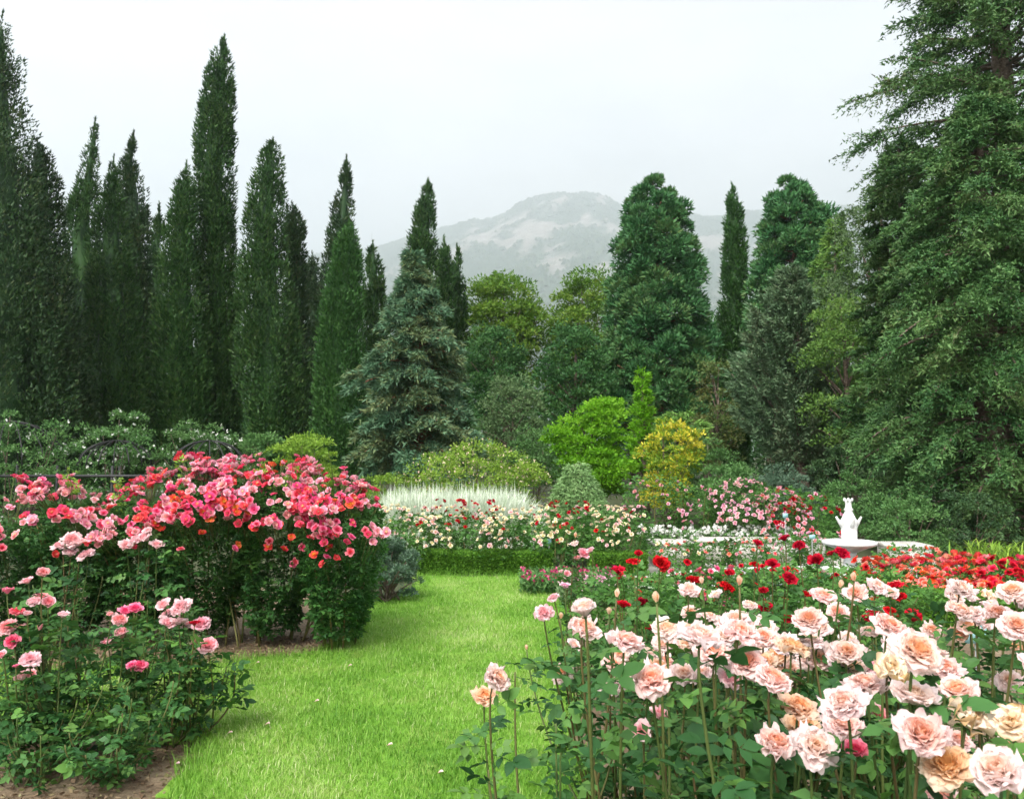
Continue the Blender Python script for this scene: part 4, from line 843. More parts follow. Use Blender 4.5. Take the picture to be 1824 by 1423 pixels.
hi('red', 'red', half[1:] + full[2:4]); hi('bud', 'apricot', [(21, dict(npet=9, opening=.02, ruf=.01)), (22, dict(npet=10, opening=.12, ruf=.02))]); hi('pinkbud', 'pink', [(23, dict(npet=8, opening=.05, ruf=.02))])
lowv = [(31, dict(npet=20, opening=.95, nu=3, nv=4, ruf=.12, jitter=.3)), (32, dict(npet=24, opening=.85, nu=3, nv=4, ruf=.14, jitter=.3)), (33, dict(npet=18, opening=1.05, nu=3, nv=4, ruf=.12, flat=.5, jitter=.3))]
for k_ in ('coral', 'orange', 'softpink', 'hotpink', 'palepink', 'red', 'vermilion', 'salmon', 'cream', 'mauve', 'pink', 'white', 'peach'):
    LO[k_] = [bloom_arrays(v[0], **v[1]).mesh(k_ + '_small_bloom', [P_[k_], M['calyx']]) for v in lowv]

def leaflet(L, Wd, fold, curl, g):
    t = np.array([0, .22, .5, .78, 1.0]); wv = Wd * np.array([.12, .8, 1.0, .66, 0.0]); z = curl * (t ** 2) * L
    V = []; 
    for i_ in range(5):
        V += [[t[i_] * L, -wv[i_] / 2, z[i_] + fold * wv[i_]], [t[i_] * L, 0, z[i_]], [t[i_] * L, wv[i_] / 2, z[i_] + fold * wv[i_]]]
    V = np.array(V); Q = [[a * 3 + b, a * 3 + b + 1, a * 3 + b + 4, a * 3 + b + 3] for a in range(4) for b in range(2)]
    return V, np.array(Q)
def rose_leaf(seed, simple=False):
    """compound rose leaf, length about 1 along +X, upper side +Z"""
    g = np.random.default_rng(seed); Vs = []; Qs = []; n = 0; dr = -.18 - .2 * g.random()
    if not simple:
        t = np.linspace(0, .62, 4); P = np.stack([t, 0 * t, dr * t * t], 1); s = MB(); tube(s, P, [.014, .011, .009, .008], 3); V = np.concatenate(s.V); Vs.append(V); Qs.append(np.concatenate(s.Q)); n += len(V)
    for (x, a, L) in ((.60, 0, .46), (.56, 1.15, .38), (.56, -1.15, .38), (.28, 1.25, .31), (.28, -1.25, .31)):
        L *= .9 + .2 * g.random(); a += g.normal() * .12
        if simple: V = np.array([[0, 0, 0], [.45 * L, .32 * L, .03], [L, 0, -.06], [.45 * L, -.32 * L, .03]]); Q = np.array([[0, 3, 2, 1]])
        else: V, Q = leaflet(L, L * .68, .12 + .1 * g.random(), -.25 * g.random() - .05, g)
        rl = g.normal() * .25; V = np.stack([V[:, 0], V[:, 1] * cos(rl) - V[:, 2] * sin(rl), V[:, 1] * sin(rl) + V[:, 2] * cos(rl)], 1)
        V = rotz(V, a) + [x, 0, dr * x * x]; Vs.append(V); Qs.append(Q + n); n += len(V)
    return np.concatenate(Vs), np.concatenate(Qs)
RL = [rose_leaf(s) for s in range(6)]; RLS = [rose_leaf(s, True) for s in range(4)]
def leaf_mesh(V, Q, mat, r): m = MB(); m.add(V, Q, None, r); return m.mesh('rose_leaf', M[mat])
LEAF = [leaf_mesh(*RL[i_ % 6], 'rose' if i_ % 5 else 'roselight', (i_ * .37) % 1) for i_ in range(15)]

def orient(o, D, spin, scale, squash=1.0):
    q = Vector((float(D[0]), float(D[1]), float(D[2]))).to_track_quat('Z', 'Y')
    o.rotation_mode = 'QUATERNION'; o.rotation_quaternion = q @ Matrix.Rotation(spin, 3, 'Z').to_quaternion(); o.scale = (scale, scale, scale * squash)

def put_bloom(root, kind, p, D, size, g, low=False, part_name='bloom'):
    ms = LO[kind] if low else HI[kind]; me = ms[int(g.integers(len(ms)))]
    b0 = p - unit(D) * size * .22
    o = link(part_name, me, root, Vector([float(c) for c in b0]) - root.location); orient(o, D, g.random() * 6.28, size * (1.0 if low else .96), 1.5 if 'bud' in kind else .85 + .3 * g.random()); return b0

RL3 = [(v[:12], q[:3]) for v, q in RLS]
def fill_leaves(mb, P, D, size, g, simple=True, r=None):
    V = RL3 if simple == 3 else RLS if simple else RL; k = g.integers(len(V), size=len(P)); up = np.array([0, 0, 1.]) + g.normal(size=(len(P), 3)) * .45
    for i_ in range(len(V)):
        s = k == i_
        if s.any():
            D_ = unit(D[s]); y = unit(np.cross(unit(up[s]), D_)); z = np.cross(D_, y); Mx = np.zeros((s.sum(), 4, 4)); Mx[:, 3, 3] = 1
            Mx[:, :3, :3] = np.stack([D_, y, z], -1) * np.broadcast_to(size, (len(P),))[s][:, None, None]; Mx[:, :3, 3] = P[s]
            stamp(mb, V[i_][0], V[i_][1], None, Mx, (g.random(s.sum()) if r is None else r[s]))

def near_bush(label, base, blooms, seed, group, leafsize=.13, lmat='rose', nleaf=7, nshoot=8, shoot_h=.7, spread=.3, cat='rose bush'):
    """blooms: (point, kind, diameter). canes, blooms and leaves as separate parts"""
    g = np.random.default_rng(seed); root = thing('rose_bush', label, cat, (base[0], base[1], 0), group); b0 = np.array([base[0], base[1], 0.]); fb = MB()
    tips = [(p, kind, dm) for p, kind, dm in blooms]
    for q in range(nshoot):
        a = g.random() * 6.28; rr = spread * (.4 + .7 * g.random()); tips.append((b0 + np.array([rr * cos(a), rr * sin(a), shoot_h * (.55 + .5 * g.random())]), None, 0))
    for p, kind, dm in tips:
        s0 = b0 + np.array([g.normal() * .06, g.normal() * .06, 0]); out_ = p - b0; out_[2] = 0
        tilt = .75 if kind and 'bud' not in kind else .15
        D = unit(np.array([g.normal() * .28, -.42 + g.normal() * .28, 1.0])) if kind and 'bud' not in kind else unit(np.array([g.normal() * .12, g.normal() * .12, 1.]))
        e = p if kind is None else put_bloom(root, kind, p, D, dm, g, part_name='bud' if 'bud' in kind else 'bloom')
        dd = D if kind else unit(out_ * .4 + [0, 0, 1.])
        ctrl = s0 * .35 + e * .65; ctrl[2] = e[2] * .6; ctrl = ctrl + np.array([g.normal() * .04, g.normal() * .04, 0])
        c2 = e - np.array([dd[0], dd[1], 0]) * .06 - [0, 0, .1]
        t = np.linspace(0, 1, 12)[:, None]; Pp = (1 - t) ** 3 * s0 + 3 * t * (1 - t) ** 2 * ctrl * [1, 1, .6] + 3 * t * t * (1 - t) * c2 + t ** 3 * e
        sb = MB(); tube(sb, Pp, np.linspace(.0058, .0026, 12), 5, float(g.random())); stem_ = part('stem', sb, M['stem'], root)
        ts = np.sort(.3 + (.62 if kind else .7) * g.random(nleaf)); ii_ = np.clip((ts * 11).astype(int), 0, 10)
        for q, k in enumerate(ii_):
            f = ts[q] * 11 - k; P0 = Pp[k] * (1 - f) + Pp[k + 1] * f; a = q * 2.4 + g.random() * .8
            Dl = unit(np.array([cos(a), sin(a), .35 + .3 * g.normal()])); sz = leafsize * (.6 + .6 * g.random())
            o = link('leaf', LEAF[int(g.integers(15))], stem_, Vector([float(c) for c in P0]) - root.location)
            up = unit(np.array([0, 0, 1.]) + g.normal(size=3) * .3); y = unit(np.cross(up, Dl)); z = np.cross(Dl, y)
            o.rotation_mode = 'QUATERNION'; o.rotation_quaternion = Matrix(np.stack([Dl, y, z], -1).tolist()).to_quaternion(); o.scale = (sz, sz, sz)
        kf = 8; tt = .1 + .8 * g.random(kf); Pf = Pp[np.clip((tt * 11).astype(int), 0, 11)]; 
        fill_leaves(fb, Pf, np.column_stack([g.normal(size=(kf, 2)), .2 * g.normal(size=kf)]), leafsize * (.5 + .5 * g.random(kf)), g, True)
    part('foliage', fb, M[lmat], root, 'stuff'); return root

def mid_bush(label, base, rx_, ry_, z0, z1, nleaf, blooms, seed, group=None, leafsize=.085, lmat='rose', ncane=9, low=True, cat='rose bush', cane='cane', stalk=True, dome=.35, simple=True, bare=.0):
    """rounded rose bush: canes, leaf mass, and bloom parts given as (point, kind, diameter)"""
    g = np.random.default_rng(seed); root = thing('rose_bush', label, cat, (base[0], base[1], 0), group); b0 = np.array([base[0], base[1], 0.])
    n = nleaf; S_ = rdir(n, g); rr = g.random(n) ** .4; h = g.random(n)
    prof_ = .40 + .60 * np.sin(np.clip(h * 1.15, 0, 1) * pi / 2); topf = np.sqrt(np.clip(1 - np.clip((h - .72) / .30, 0, 1) ** 2, .05, 1)); a = g.random(n) * 2 * pi
    rad_ = np.sqrt(g.random(n)) * .35 + .65 * g.random(n) ** .25; lump = .62 + .76 * vnoise(a * 2.2 + seed, h * 5 + seed, seed, 3)
    P = b0 + np.stack([rx_ * np.cos(a) * rad_ * prof_ * topf * lump, ry_ * np.sin(a) * rad_ * prof_ * topf * lump, z0 + (z1 - z0) * h], 1)
    D = np.stack([np.cos(a), np.sin(a), np.full(n, .15)], 1) + g.normal(size=(n, 3)) * .55
    fb = MB(); fill_leaves(fb, P, D, leafsize * (.6 + .7 * g.random(n)), g, 3 if base[1] > 8 else simple, np.clip(.5 * vnoise(P[:, 0] * 5 + 40, P[:, 2] * 5 + 40, seed + 1, 2) + .6 * g.random(n) - .05, 0, 1)); part('foliage', fb, M[lmat], root, 'stuff')
    for q in range(ncane):
        a = g.random() * 6.28; s0 = b0 + np.array([rx_ * .35 * cos(a), ry_ * .35 * sin(a), 0]); e = b0 + np.array([rx_ * .8 * cos(a), ry_ * .8 * sin(a), z1 * (.65 + .3 * g.random())])
        cb = MB(); tube(cb, bez(s0, s0 * .5 + e * .5 + [0, 0, .2 * z1], e, 8), np.linspace(.009, .004, 8), 5, float(g.random())); part('cane', cb, M[cane if q % 3 else 'stem'], root)
    if stalk and blooms:
        sb = MB()
    for p, kind, dm in blooms:
        o_ = (p - b0) / np.array([rx_, ry_, max(z1, .3)]); D = unit(np.array([.55 * o_[0] + g.normal() * .42, .6 * o_[1] + g.normal() * .36, .3 + .4 * o_[2]])); e = put_bloom(root, kind, p, D, dm, g, low)
        if stalk:
            s0 = b0 + (p - b0) * [.6, .45, .0] + [0, 0, p[2] - .2 - .15 * g.random()]; tube(sb, bez(s0, (s0 + e) / 2 + [0, 0, .03], e, 4), .0028, 3, float(g.random()))
    if stalk and blooms: part('flower_stalks', sb, M['stem'], root, 'stuff')
    return root

# ------------------------------------------------------------------ peach roses in front
PEACH = [(887, 1206, 57, 'peach'), (864, 1238, 48, 'apricot'), (969, 1092, 38, 'palepink'), (1040, 1084, 67, 'peachhalf'), (1041, 1117, 62, 'peach'), (1002, 1197, 44, 'peach'), (1023, 1148, 34, 'peachhalf'),
 (1007, 1043, 24, 'mauve'), (985, 1063, 24, 'palepink'), (1115, 1138, 70, 'peach'), (1161, 1210, 78, 'peach'), (1188, 1116, 60, 'pale'), (1250, 1130, 84, 'pale'), (1271, 1162, 70, 'peach'), (1320, 1121, 70, 'peach'),
 (1362, 1116, 48, 'pale'), (1331, 1178, 70, 'peach'), (1301, 1208, 48, 'palepink'), (1228, 1200, 34, 'apricot'), (1185, 1178, 43, 'peach'), (1379, 1205, 73, 'peach'), (1411, 1200, 50, 'apricot'), (1228, 1049, 40, 'pale'),
 (1261, 1094, 43, 'peach'), (1277, 1060, 30, 'peachhalf'), (1336, 1076, 30, 'pale'), (1468, 1059, 52, 'peach'), (1525, 1057, 46, 'peach'), (1563, 1044, 38, 'pale'), (1585, 1056, 34, 'pale'), (1441, 1100, 60, 'peach'),
 (1460, 1116, 46, 'pale'), (1492, 1089, 43, 'peach'), (1587, 1110, 60, 'peach'), (1611, 1128, 43, 'peach'), (1660, 1123, 40, 'peach'), (1416, 1159, 40, 'pale'), (1441, 1175, 48, 'peach'), (1520, 1156, 50, 'pale'), (1480, 1168, 34, 'peach'),
 (1636, 1159, 92, 'peach'), (1588, 1190, 72, 'wilt'), (1506, 1192, 42, 'palepink'), (1547, 1178, 44, 'palepink'), (1503, 1248, 84, 'pale'), (1543, 1217, 70, 'peach'), (1425, 1256, 70, 'apricot'), (1429, 1287, 66, 'apricot'),
 (1382, 1324, 76, 'peach'), (1452, 1329, 84, 'pale'), (1503, 1287, 76, 'peach'), (1565, 1272, 50, 'pink'), (1525, 1334, 60, 'hotpink'), (1630, 1235, 90, 'pale'), (1706, 1229, 78, 'peach'), (1732, 1278, 92, 'wilt'), (1804, 1283, 88, 'wilt'),
 (1642, 1307, 98, 'peach'), (1688, 1361, 98, 'apricot'), (1776, 1374, 112, 'pale'), (1708, 1318, 50, 'peach'), (1806, 1328, 60, 'peach'), (1673, 1415, 78, 'peach'), (1797, 1213, 48, 'pale'),
 (1714, 1049, 48, 'pale'), (1803, 1049, 52, 'peach'), (1711, 1083, 50, 'peach'), (1776, 1091, 50, 'peach'), (1751, 1104, 46, 'pale'), (1812, 1111, 64, 'peach'), (1708, 1128, 42, 'apricot'), (1812, 1152, 34, 'apricot'), (1762, 1060, 34, 'wilt'),
 (1142, 1302, 50, 'palepink'), (1176, 1272, 44, 'palepink'), (1850, 1190, 70, 'peach'), (1870, 1310, 90, 'pale'), (1105, 1165, 40, 'peach'), (1230, 1090, 38, 'peach'), (1350, 1146, 46, 'peach'), (1215, 1150, 46, 'pale'), (1290, 1110, 40, 'pale'),
 (1099, 1060, 13, 'bud'), (1169, 1068, 16, 'bud'), (1317, 1038, 15, 'bud'), (1521, 1031, 13, 'bud'), (1085, 1090, 12, 'bud'), (999, 1099, 11, 'bud'), (1497, 1043, 12, 'bud'), (938, 1154, 8, 'bud'), (1250, 1036, 12, 'bud')]
g = np.random.default_rng(99)
for _ in range(62):
    x = g.uniform(1080, 1690); PEACH.append((x, np.interp(x, [1090, 1300, 1690], [1135, 1100, 1130]) + g.uniform(0, 100), g.uniform(38, 60), ('peach', 'pale', 'peach', 'pale', 'pale', 'apricot')[int(g.integers(6))]))
for _ in range(8): PEACH.append((g.uniform(1690, 1840), g.uniform(1055, 1130), g.uniform(38, 50), ('peach', 'pale')[int(g.integers(2))]))
pts = []
for x, y, s, k in PEACH:
    real = {'bud': .022, 'peachhalf': .075, 'palepink': .075, 'mauve': .07, 'hotpink': .075, 'pink': .08}.get(k, .092)
    Y = FPX * real / s; Y = min(max(Y, 1.05), 3.6)
    pts.append((at(x, y, Y), k, s / FPX * Y * (2.0 if k == 'bud' else 1.14)))
CEN = [(-.02, 2.45, 'sparse peach rose bush leaning over the lawn edge'), (.28, 2.0, 'peach rose bush with a tall half-open pink bloom beside the lawn'), (.52, 1.85, 'peach rose bush crowded with pale wide-open blooms behind tall buds'), (.78, 2.7, 'peach rose bush set among dark red roses'),
       (.62, 1.5, 'peach rose bush with low apricot blooms and one hot pink bloom'), (1.05, 2.0, 'peach rose bush with a wilting bloom and soft pink companions'), (1.3, 2.8, 'peach rose bush in front of the clipped hedge and teal label'), (.95, 1.3, 'peach rose bush with the largest blooms and browning wilted heads'), (1.75, 2.6, 'peach rose bush beside the large teal plant label'), (.30, 2.95, 'slim peach rose bush with small buds near the red roses')]
grp = [[] for _ in CEN]
for p in pts: grp[int(np.argmin([(p[0][0] - c[0]) ** 2 + (p[0][1] - c[1]) ** 2 for c in CEN]))].append(p)
for q, c in enumerate(CEN):
    if grp[q]:
        m_ = np.mean([p[0][:2] for p in grp[q]], axis=0); near_bush(c[2], (m_[0] * .85 + c[0] * .15, m_[1] * .85 + c[1] * .15 + .05), grp[q], 200 + q, 'peach roses in the front bed', .12, 'rose', 6, 8, .8, .28)

# ------------------------------------------------------------------ pink roses by the soil bed
PINK = [(48, 1034, 24, 'pink'), (77, 1020, 31, 'pink'), (13, 1052, 23, 'hotpink'), (74, 1061, 28, 'pink'), (61, 1071, 26, 'palepink'), (86, 1073, 33, 'pink'), (112, 1094, 25, 'palepink'), (31, 1089, 26, 'hotpink'), (49, 1092, 20, 'palepink'),
 (12, 1116, 34, 'pink'), (33, 1116, 24, 'pink'), (21, 1142, 31, 'hotpink'), (2, 1166, 22, 'pink'), (54, 1172, 34, 'palepink'), (28, 1185, 15, 'hotpink'), (39, 1204, 31, 'palepink'), (55, 1200, 22, 'pink'), (71, 1119, 11, 'pinkbud'),
 (196, 1094, 17, 'pink'), (224, 1088, 28, 'hotpink'), (241, 1082, 29, 'hotpink'), (213, 1103, 27, 'pink'), (216, 1129, 33, 'pink'), (189, 1146, 29, 'pink'), (291, 1078, 30, 'palepink'), (321, 1080, 36, 'palepink'), (299, 1091, 30, 'palepink'),
 (300, 1108, 32, 'palepink'), (318, 1106, 29, 'palepink'), (346, 1108, 20, 'red'), (358, 1110, 30, 'pink'), (333, 1112, 20, 'palepink'), (346, 1141, 27, 'pink'), (370, 1147, 32, 'pink'), (245, 1186, 35, 'hotpink'), (235, 1185, 22, 'hotpink'),
 (108, 968, 30, 'palepink'), (128, 960, 34, 'palepink'), (126, 984, 30, 'palepink'), (152, 986, 30, 'palepink'), (140, 965, 28, 'palepink'), (225, 971, 30, 'palepink'), (240, 962, 28, 'palepink'), (258, 957, 34, 'palepink'), (280, 971, 28, 'palepink'), (263, 944, 20, 'palepink')]
pts = []
for x, y, s, k in PINK:
    Y = 4.9 if y < 1000 else (4.2 if x < 130 else 4.35) + .25 * (R.random() - .5) - (.25 if y > 1150 else 0)
    pts.append((at(x, y, Y), k, s / FPX * Y * (2.4 if 'bud' in k else 1.28)))
CEN = [((-2.78, 4.35), 'pink rose bush with bright and faded pink blooms over the sandy soil'), ((-2.35, 4.2), 'leafy pink rose bush with few blooms between two fuller ones'), ((-2.05, 4.4), 'pink rose bush with deep pink pair of blooms behind'), ((-1.78, 4.45), 'pink rose bush with flat-topped pale cluster at the lawn edge'),
       ((-2.68, 4.95), 'tall slim rose with pale pink cluster in front of the coral bushes'), ((-2.25, 4.95), 'second tall slim rose with pale pink heads before the coral bushes')]
grp = [[] for _ in CEN]
for p in pts: grp[int(np.argmin([(p[0][0] - c[0][0]) ** 2 + 3 * (p[0][1] - c[0][1]) ** 2 for c in CEN]))].append(p)
for q, c in enumerate(CEN):
    near_bush(c[1], c[0], grp[q], 230 + q, 'pink roses beside the lawn', .125, 'rose', 6, 8 if q < 4 else 5, .60 if q < 4 else .8, .32 if q < 4 else .22)

for q, (px, py, lb) in enumerate(((60, 1400, 'low leafy rose without blooms on the sandy soil at the bed corner'), (190, 1395, 'low sprawling rose with bare brown stems beside the lawn corner'))):
    b_ = gnd(px, py); near_bush(lb, (b_[0], b_[1]), [], 245 + q, 'pink roses beside the lawn', .11, 'rose', 7, 13, .42, .3)
# ------------------------------------------------------------------ coral and hot pink shrub roses
g = np.random.default_rng(77)
def topline(x): return np.interp(x, [-60, 0, 40, 70, 100, 150, 200, 240, 290, 330, 380, 440, 480, 540, 600, 640, 662], [880, 880, 850, 815, 840, 850, 880, 845, 830, 812, 812, 808, 820, 818, 838, 845, 862])
BUSH = [(-70, 70, 6.6, 'coral shrub rose at the end of the bed with faded pink heads'), (70, 190, 6.7, 'coral shrub rose with upright bare shoot and orange-tinted heads'), (190, 310, 6.9, 'coral shrub rose with orange blooms low in its foliage'), (310, 430, 6.7, 'coral shrub rose with the densest dome of pink blooms'),
        (430, 550, 6.75, 'coral shrub rose with hot pink crown and long green canes'), (550, 662, 6.6, 'coral shrub rose at the end nearest the blue-green shrub, blooms trailing down')]
COUNT = [80, 95, 140, 200, 205, 155]
for q, (x0, x1, Y, lb) in enumerate(BUSH):
    bl = []; c = at((x0 + x1) / 2, 1100, Y); half = at(x1, 1100, Y)[0] - c[0]
    while len(bl) < COUNT[q]:
        x = g.uniform(x0 - 12, x1 + 6); v = g.random() ** 1.35; y = topline(x) + 10 * sin(x * .11) + 6 * sin(x * .31) + 6 + v * (95 if q < 2 else 112)
        if y > 975: continue
        yy = Y + .40 - 1.2 * min(1., (y - topline(x)) / 75) + .07 * g.normal()
        kk = g.random(); 
        kind = ('coral' if kk < .30 else 'softpink' if kk < .70 else 'hotpink' if kk < .95 else 'orange')
        if q < 2 and kk > .9: kind = 'palepink'
        if y > topline(x) + 85 and g.random() < .10: kind = 'orange'
        k = int(g.integers(3, 8)); p = at(x, y, yy); mix = {'coral': 'hotpink', 'softpink': 'coral', 'hotpink': 'softpink', 'orange': 'coral'}.get(kind, 'softpink')
        for e in range(k): bl.append((p + g.normal(size=3) * [.05, .045, .03], kind if g.random() < .72 else mix, .075 + .03 * g.random()))
    for _ in range((2, 2, 3, 4, 9, 12)[q]):
        x = g.uniform(x0, x1); y = g.uniform(925, 1005); bl.append((at(x, y, Y - .72 + .1 * g.random()), ('hotpink', 'coral', 'hotpink', 'orange')[int(g.integers(4))], .085))
    zt = at(0, topline((x0 + x1) / 2) + 52, Y)[2]
    mid_bush(lb, (c[0], Y), half * 1.3, .62, .12, zt, 3300, bl, 250 + q, 'coral shrub roses', .09, 'rose', 9)
# young leafy shoots above the coral roses
SHOOTS = [(315, 850, 815), (120, 870, 830), (455, 850, 796), (585, 860, 806), (205, 890, 848), (520, 860, 812)]
# canes leaning out at the end of the coral bed
def lean_canes(label, px, Y, ends, seed):
    g = np.random.default_rng(seed); b = gnd(*px); root = thing('rose_bush', label, 'rose bush', (b[0], b[1], 0)); fb = MB()
    for x, y in ends:
        e = at(x, y, b[1] + .1 * g.normal()); cb = MB(); s0 = b + [g.normal() * .05, g.normal() * .05, 0]; P = bez(s0, s0 * .6 + e * .4 + [0, 0, .15], e, 9); tube(cb, P, np.linspace(.009, .004, 9), 5, float(g.random())); part('cane', cb, M['cane'], root)
        n = 40; t = .45 + .55 * g.random(n); Pf = P[(t * 8).astype(int)] + g.normal(size=(n, 3)) * .03; fill_leaves(fb, Pf, g.normal(size=(n, 3)) * [1, 1, .4], .075, g)
    part('foliage', fb, M['rose'], root, 'stuff')
for x, yb, yt in SHOOTS:
    root_ = min((o for o in COL.objects if o.get('group') == 'coral shrub roses' and o.parent is None), key=lambda o: abs(o.location.x - at(x, yb, 6.7)[0])); e = at(x, yt, 6.55); s0 = np.array([root_.location.x * .3 + e[0] * .7, 6.65, at(x, yb + 60, 6.6)[2]]); P = bez(s0, (s0 + e) / 2 + [.03, 0, .05], e, 8)
    b = MB(); tube(b, P, np.linspace(.005, .002, 8), 5, .3); part('young_shoot', b, M['stem'], root_); b = MB(); n = 22; t = .25 + .75 * g.random(n); fill_leaves(b, P[(t * 7).astype(int)], np.column_stack([g.normal(size=(n, 2)), .5 + .3 * g.normal(size=n)]), .08, g); part('shoot_leaves', b, M['shrub'], root_, 'stuff')
lean_canes('bare yellowish rose canes fanning out at the end of the coral bed', (556, 1140), 6.2, [(596, 960), (612, 990), (640, 1000), (628, 930), (660, 975)], 5)
lean_canes('bare green rose canes rising from the middle of the coral bed', (415, 1150), 6.1, [(380, 960), (395, 1000), (425, 1005), (445, 970)], 6)

# ------------------------------------------------------------------ dark red roses
RED = [(1177, 1003, 26), (1101, 1014, 26), (1128, 998, 21), (1138, 985, 14), (1396, 957, 21), (1350, 967, 18), (1423, 971, 20), (1501, 983, 23), (1376, 1003, 22), (1453, 996, 26), (1408, 1028, 22), (1344, 1004, 14), (1296, 1044, 22), (1238, 1032, 26), (1364, 1082, 22),
       (1402, 1101, 20), (1628, 1099, 32), (1558, 1090, 22), (1592, 1040, 26), (1602, 1062, 22), (1588, 1087, 20), (1158, 1117, 20), (1110, 1076, 22), (1142, 1072, 22), (1360, 1052, 14), (1437, 1057, 15), (1300, 1020, 16), (1480, 985, 15), (1225, 1000, 12), (1545, 1100, 16)]
pts = [(at(x, y, 4.3 + .5 * (R.random() - .5)), 'red', s / FPX * 4.3 * 1.5) for x, y, s in RED]
CEN = [((.75, 4.3), 'dark red rose bush with the roundest red bloom beside the lawn'), ((1.38, 4.45), 'tall dark red rose bush with reddish young leaves before the pool'), ((1.95, 4.2), 'dark red rose bush with blooms low by the clipped hedge'), ((1.05, 4.5), 'dark red rose bush with scattered blooms among peach buds'), ((1.65, 4.5), 'dark red rose bush rising in front of the fountain bowl')]
grp = [[] for _ in CEN]
for p in pts: grp[int(np.argmin([(p[0][0] - c[0][0]) ** 2 for c in CEN]))].append(p)
for q, c in enumerate(CEN): near_bush(c[1], c[0], grp[q], 270 + q, 'dark red roses', .11, 'roselight', 6, 9, .75, .3)
# green fill behind the peach roses
for q, (px, Y, lb) in enumerate(((1130, 5.3, 'leafy rose bush without blooms by the lawn end'), (1250, 5.5, 'leafy rose bush with magenta blooms near the pool rim'), (1400, 5.6, 'leafy rose bush behind the tall dark red rose'), (1540, 5.6, 'leafy rose bush between fountain and clipped hedge'))):
    c = at(px, 1050, Y); bl = [(at(px + g.uniform(-60, 60), g.uniform(1008, 1030), Y - .1), 'red' if q != 1 else 'hotpink', .06) for _ in range(12 if q == 1 else 4)]
    mid_bush(lb, (c[0], Y), .42, .5, .1, .74, 900, bl, 280 + q, 'leafy roses behind the front bed', .095, 'roselight', 6)

for q, (px, Y, zt, kinds, lb) in enumerate(((1165, 7.1, .46, ('hotpink', 'red'), 'low rose bush hiding the end of the pool rim'), (1225, 7.2, .50, ('hotpink', 'red'), 'low rose bush with magenta blooms along the pool rim'), (1290, 7.1, .50, ('red', 'hotpink'), 'low rose bush with crimson blooms along the pool rim'), (1360, 7.2, .54, ('red', 'red'), 'low red rose bush before the middle of the pool'), (1430, 7.1, .52, ('red', 'palepink'), 'low mixed rose bush before the fountain foot'), (1500, 7.15, .48, ('red', 'salmon'), 'low salmon rose bush at the fountain foot'),
        (1205, 10.6, .40, ('salmon', 'cream'), 'small salmon rose bush before the short stone block'), (1270, 10.9, .36, ('salmon', 'pink'), 'small salmon rose bush before the long stone wall'), (1330, 10.8, .42, ('salmon', 'peach'), 'small peachy rose bush before the long stone wall'), (1400, 10.9, .46, ('mauve', 'palepink'), 'small mauve rose bush before the long stone wall'), (1455, 10.7, .5, ('mauve', 'pink'), 'small mauve rose bush close behind the fountain'), (1620, 10.3, .36, ('salmon', 'vermilion'), 'small salmon rose bush before the half hidden stone block'))):
    c = at(px, 1000, Y); bl = []
    for _ in range(16):
        a = g.uniform(-1, 1); v = g.random(); bl.append((np.array([c[0] + .3 * a, Y - .36 * v, zt * (1.06 - .4 * v * v)]), kinds[int(g.integers(2))], .06 + .025 * g.random()))
    mid_bush(lb, (c[0], Y), .34, .34, .04, zt, 520, bl, 500 + q, 'low roses around the pool', .095, 'roselight', 4, stalk=False)
# ------------------------------------------------------------------ vermilion roses behind the hedge
for q, (x0, x1, Y, lb) in enumerate(((1530, 1610, 8.3, 'vermilion rose bush close to the fountain'), (1600, 1690, 8.1, 'salmon and vermilion rose bush behind the clipped hedge'), (1680, 1760, 8.2, 'scarlet and salmon rose bush with the tallest heads'), (1750, 1850, 8.0, 'deep red rose bush in front of the daylilies'))):
    c = at((x0 + x1) / 2, 1050, Y); half = at(x1, 1000, Y)[0] - c[0]; bl = []
    for _ in range(85):
        x = g.uniform(x0 - 8, x1 + 8); v = g.random() ** 1.2; y = (988 if q != 2 else 984) + 60 * v + 8 * g.random(); kk = g.random()
        kind = ('vermilion', 'salmon', 'red')[0 if kk < (.6, .45, .6, .35)[q] else 1 if kk < (.95, .98, .8, .5)[q] else 2]
        bl.append((at(x, y, Y + .25 - .75 * v), kind, .095 + .035 * g.random()))
    mid_bush(lb, (c[0], Y), half * 1.2, .42, .06, .40, 1200, bl, 300 + q, 'vermilion roses behind the clipped hedge', .08, 'roselight', 6)

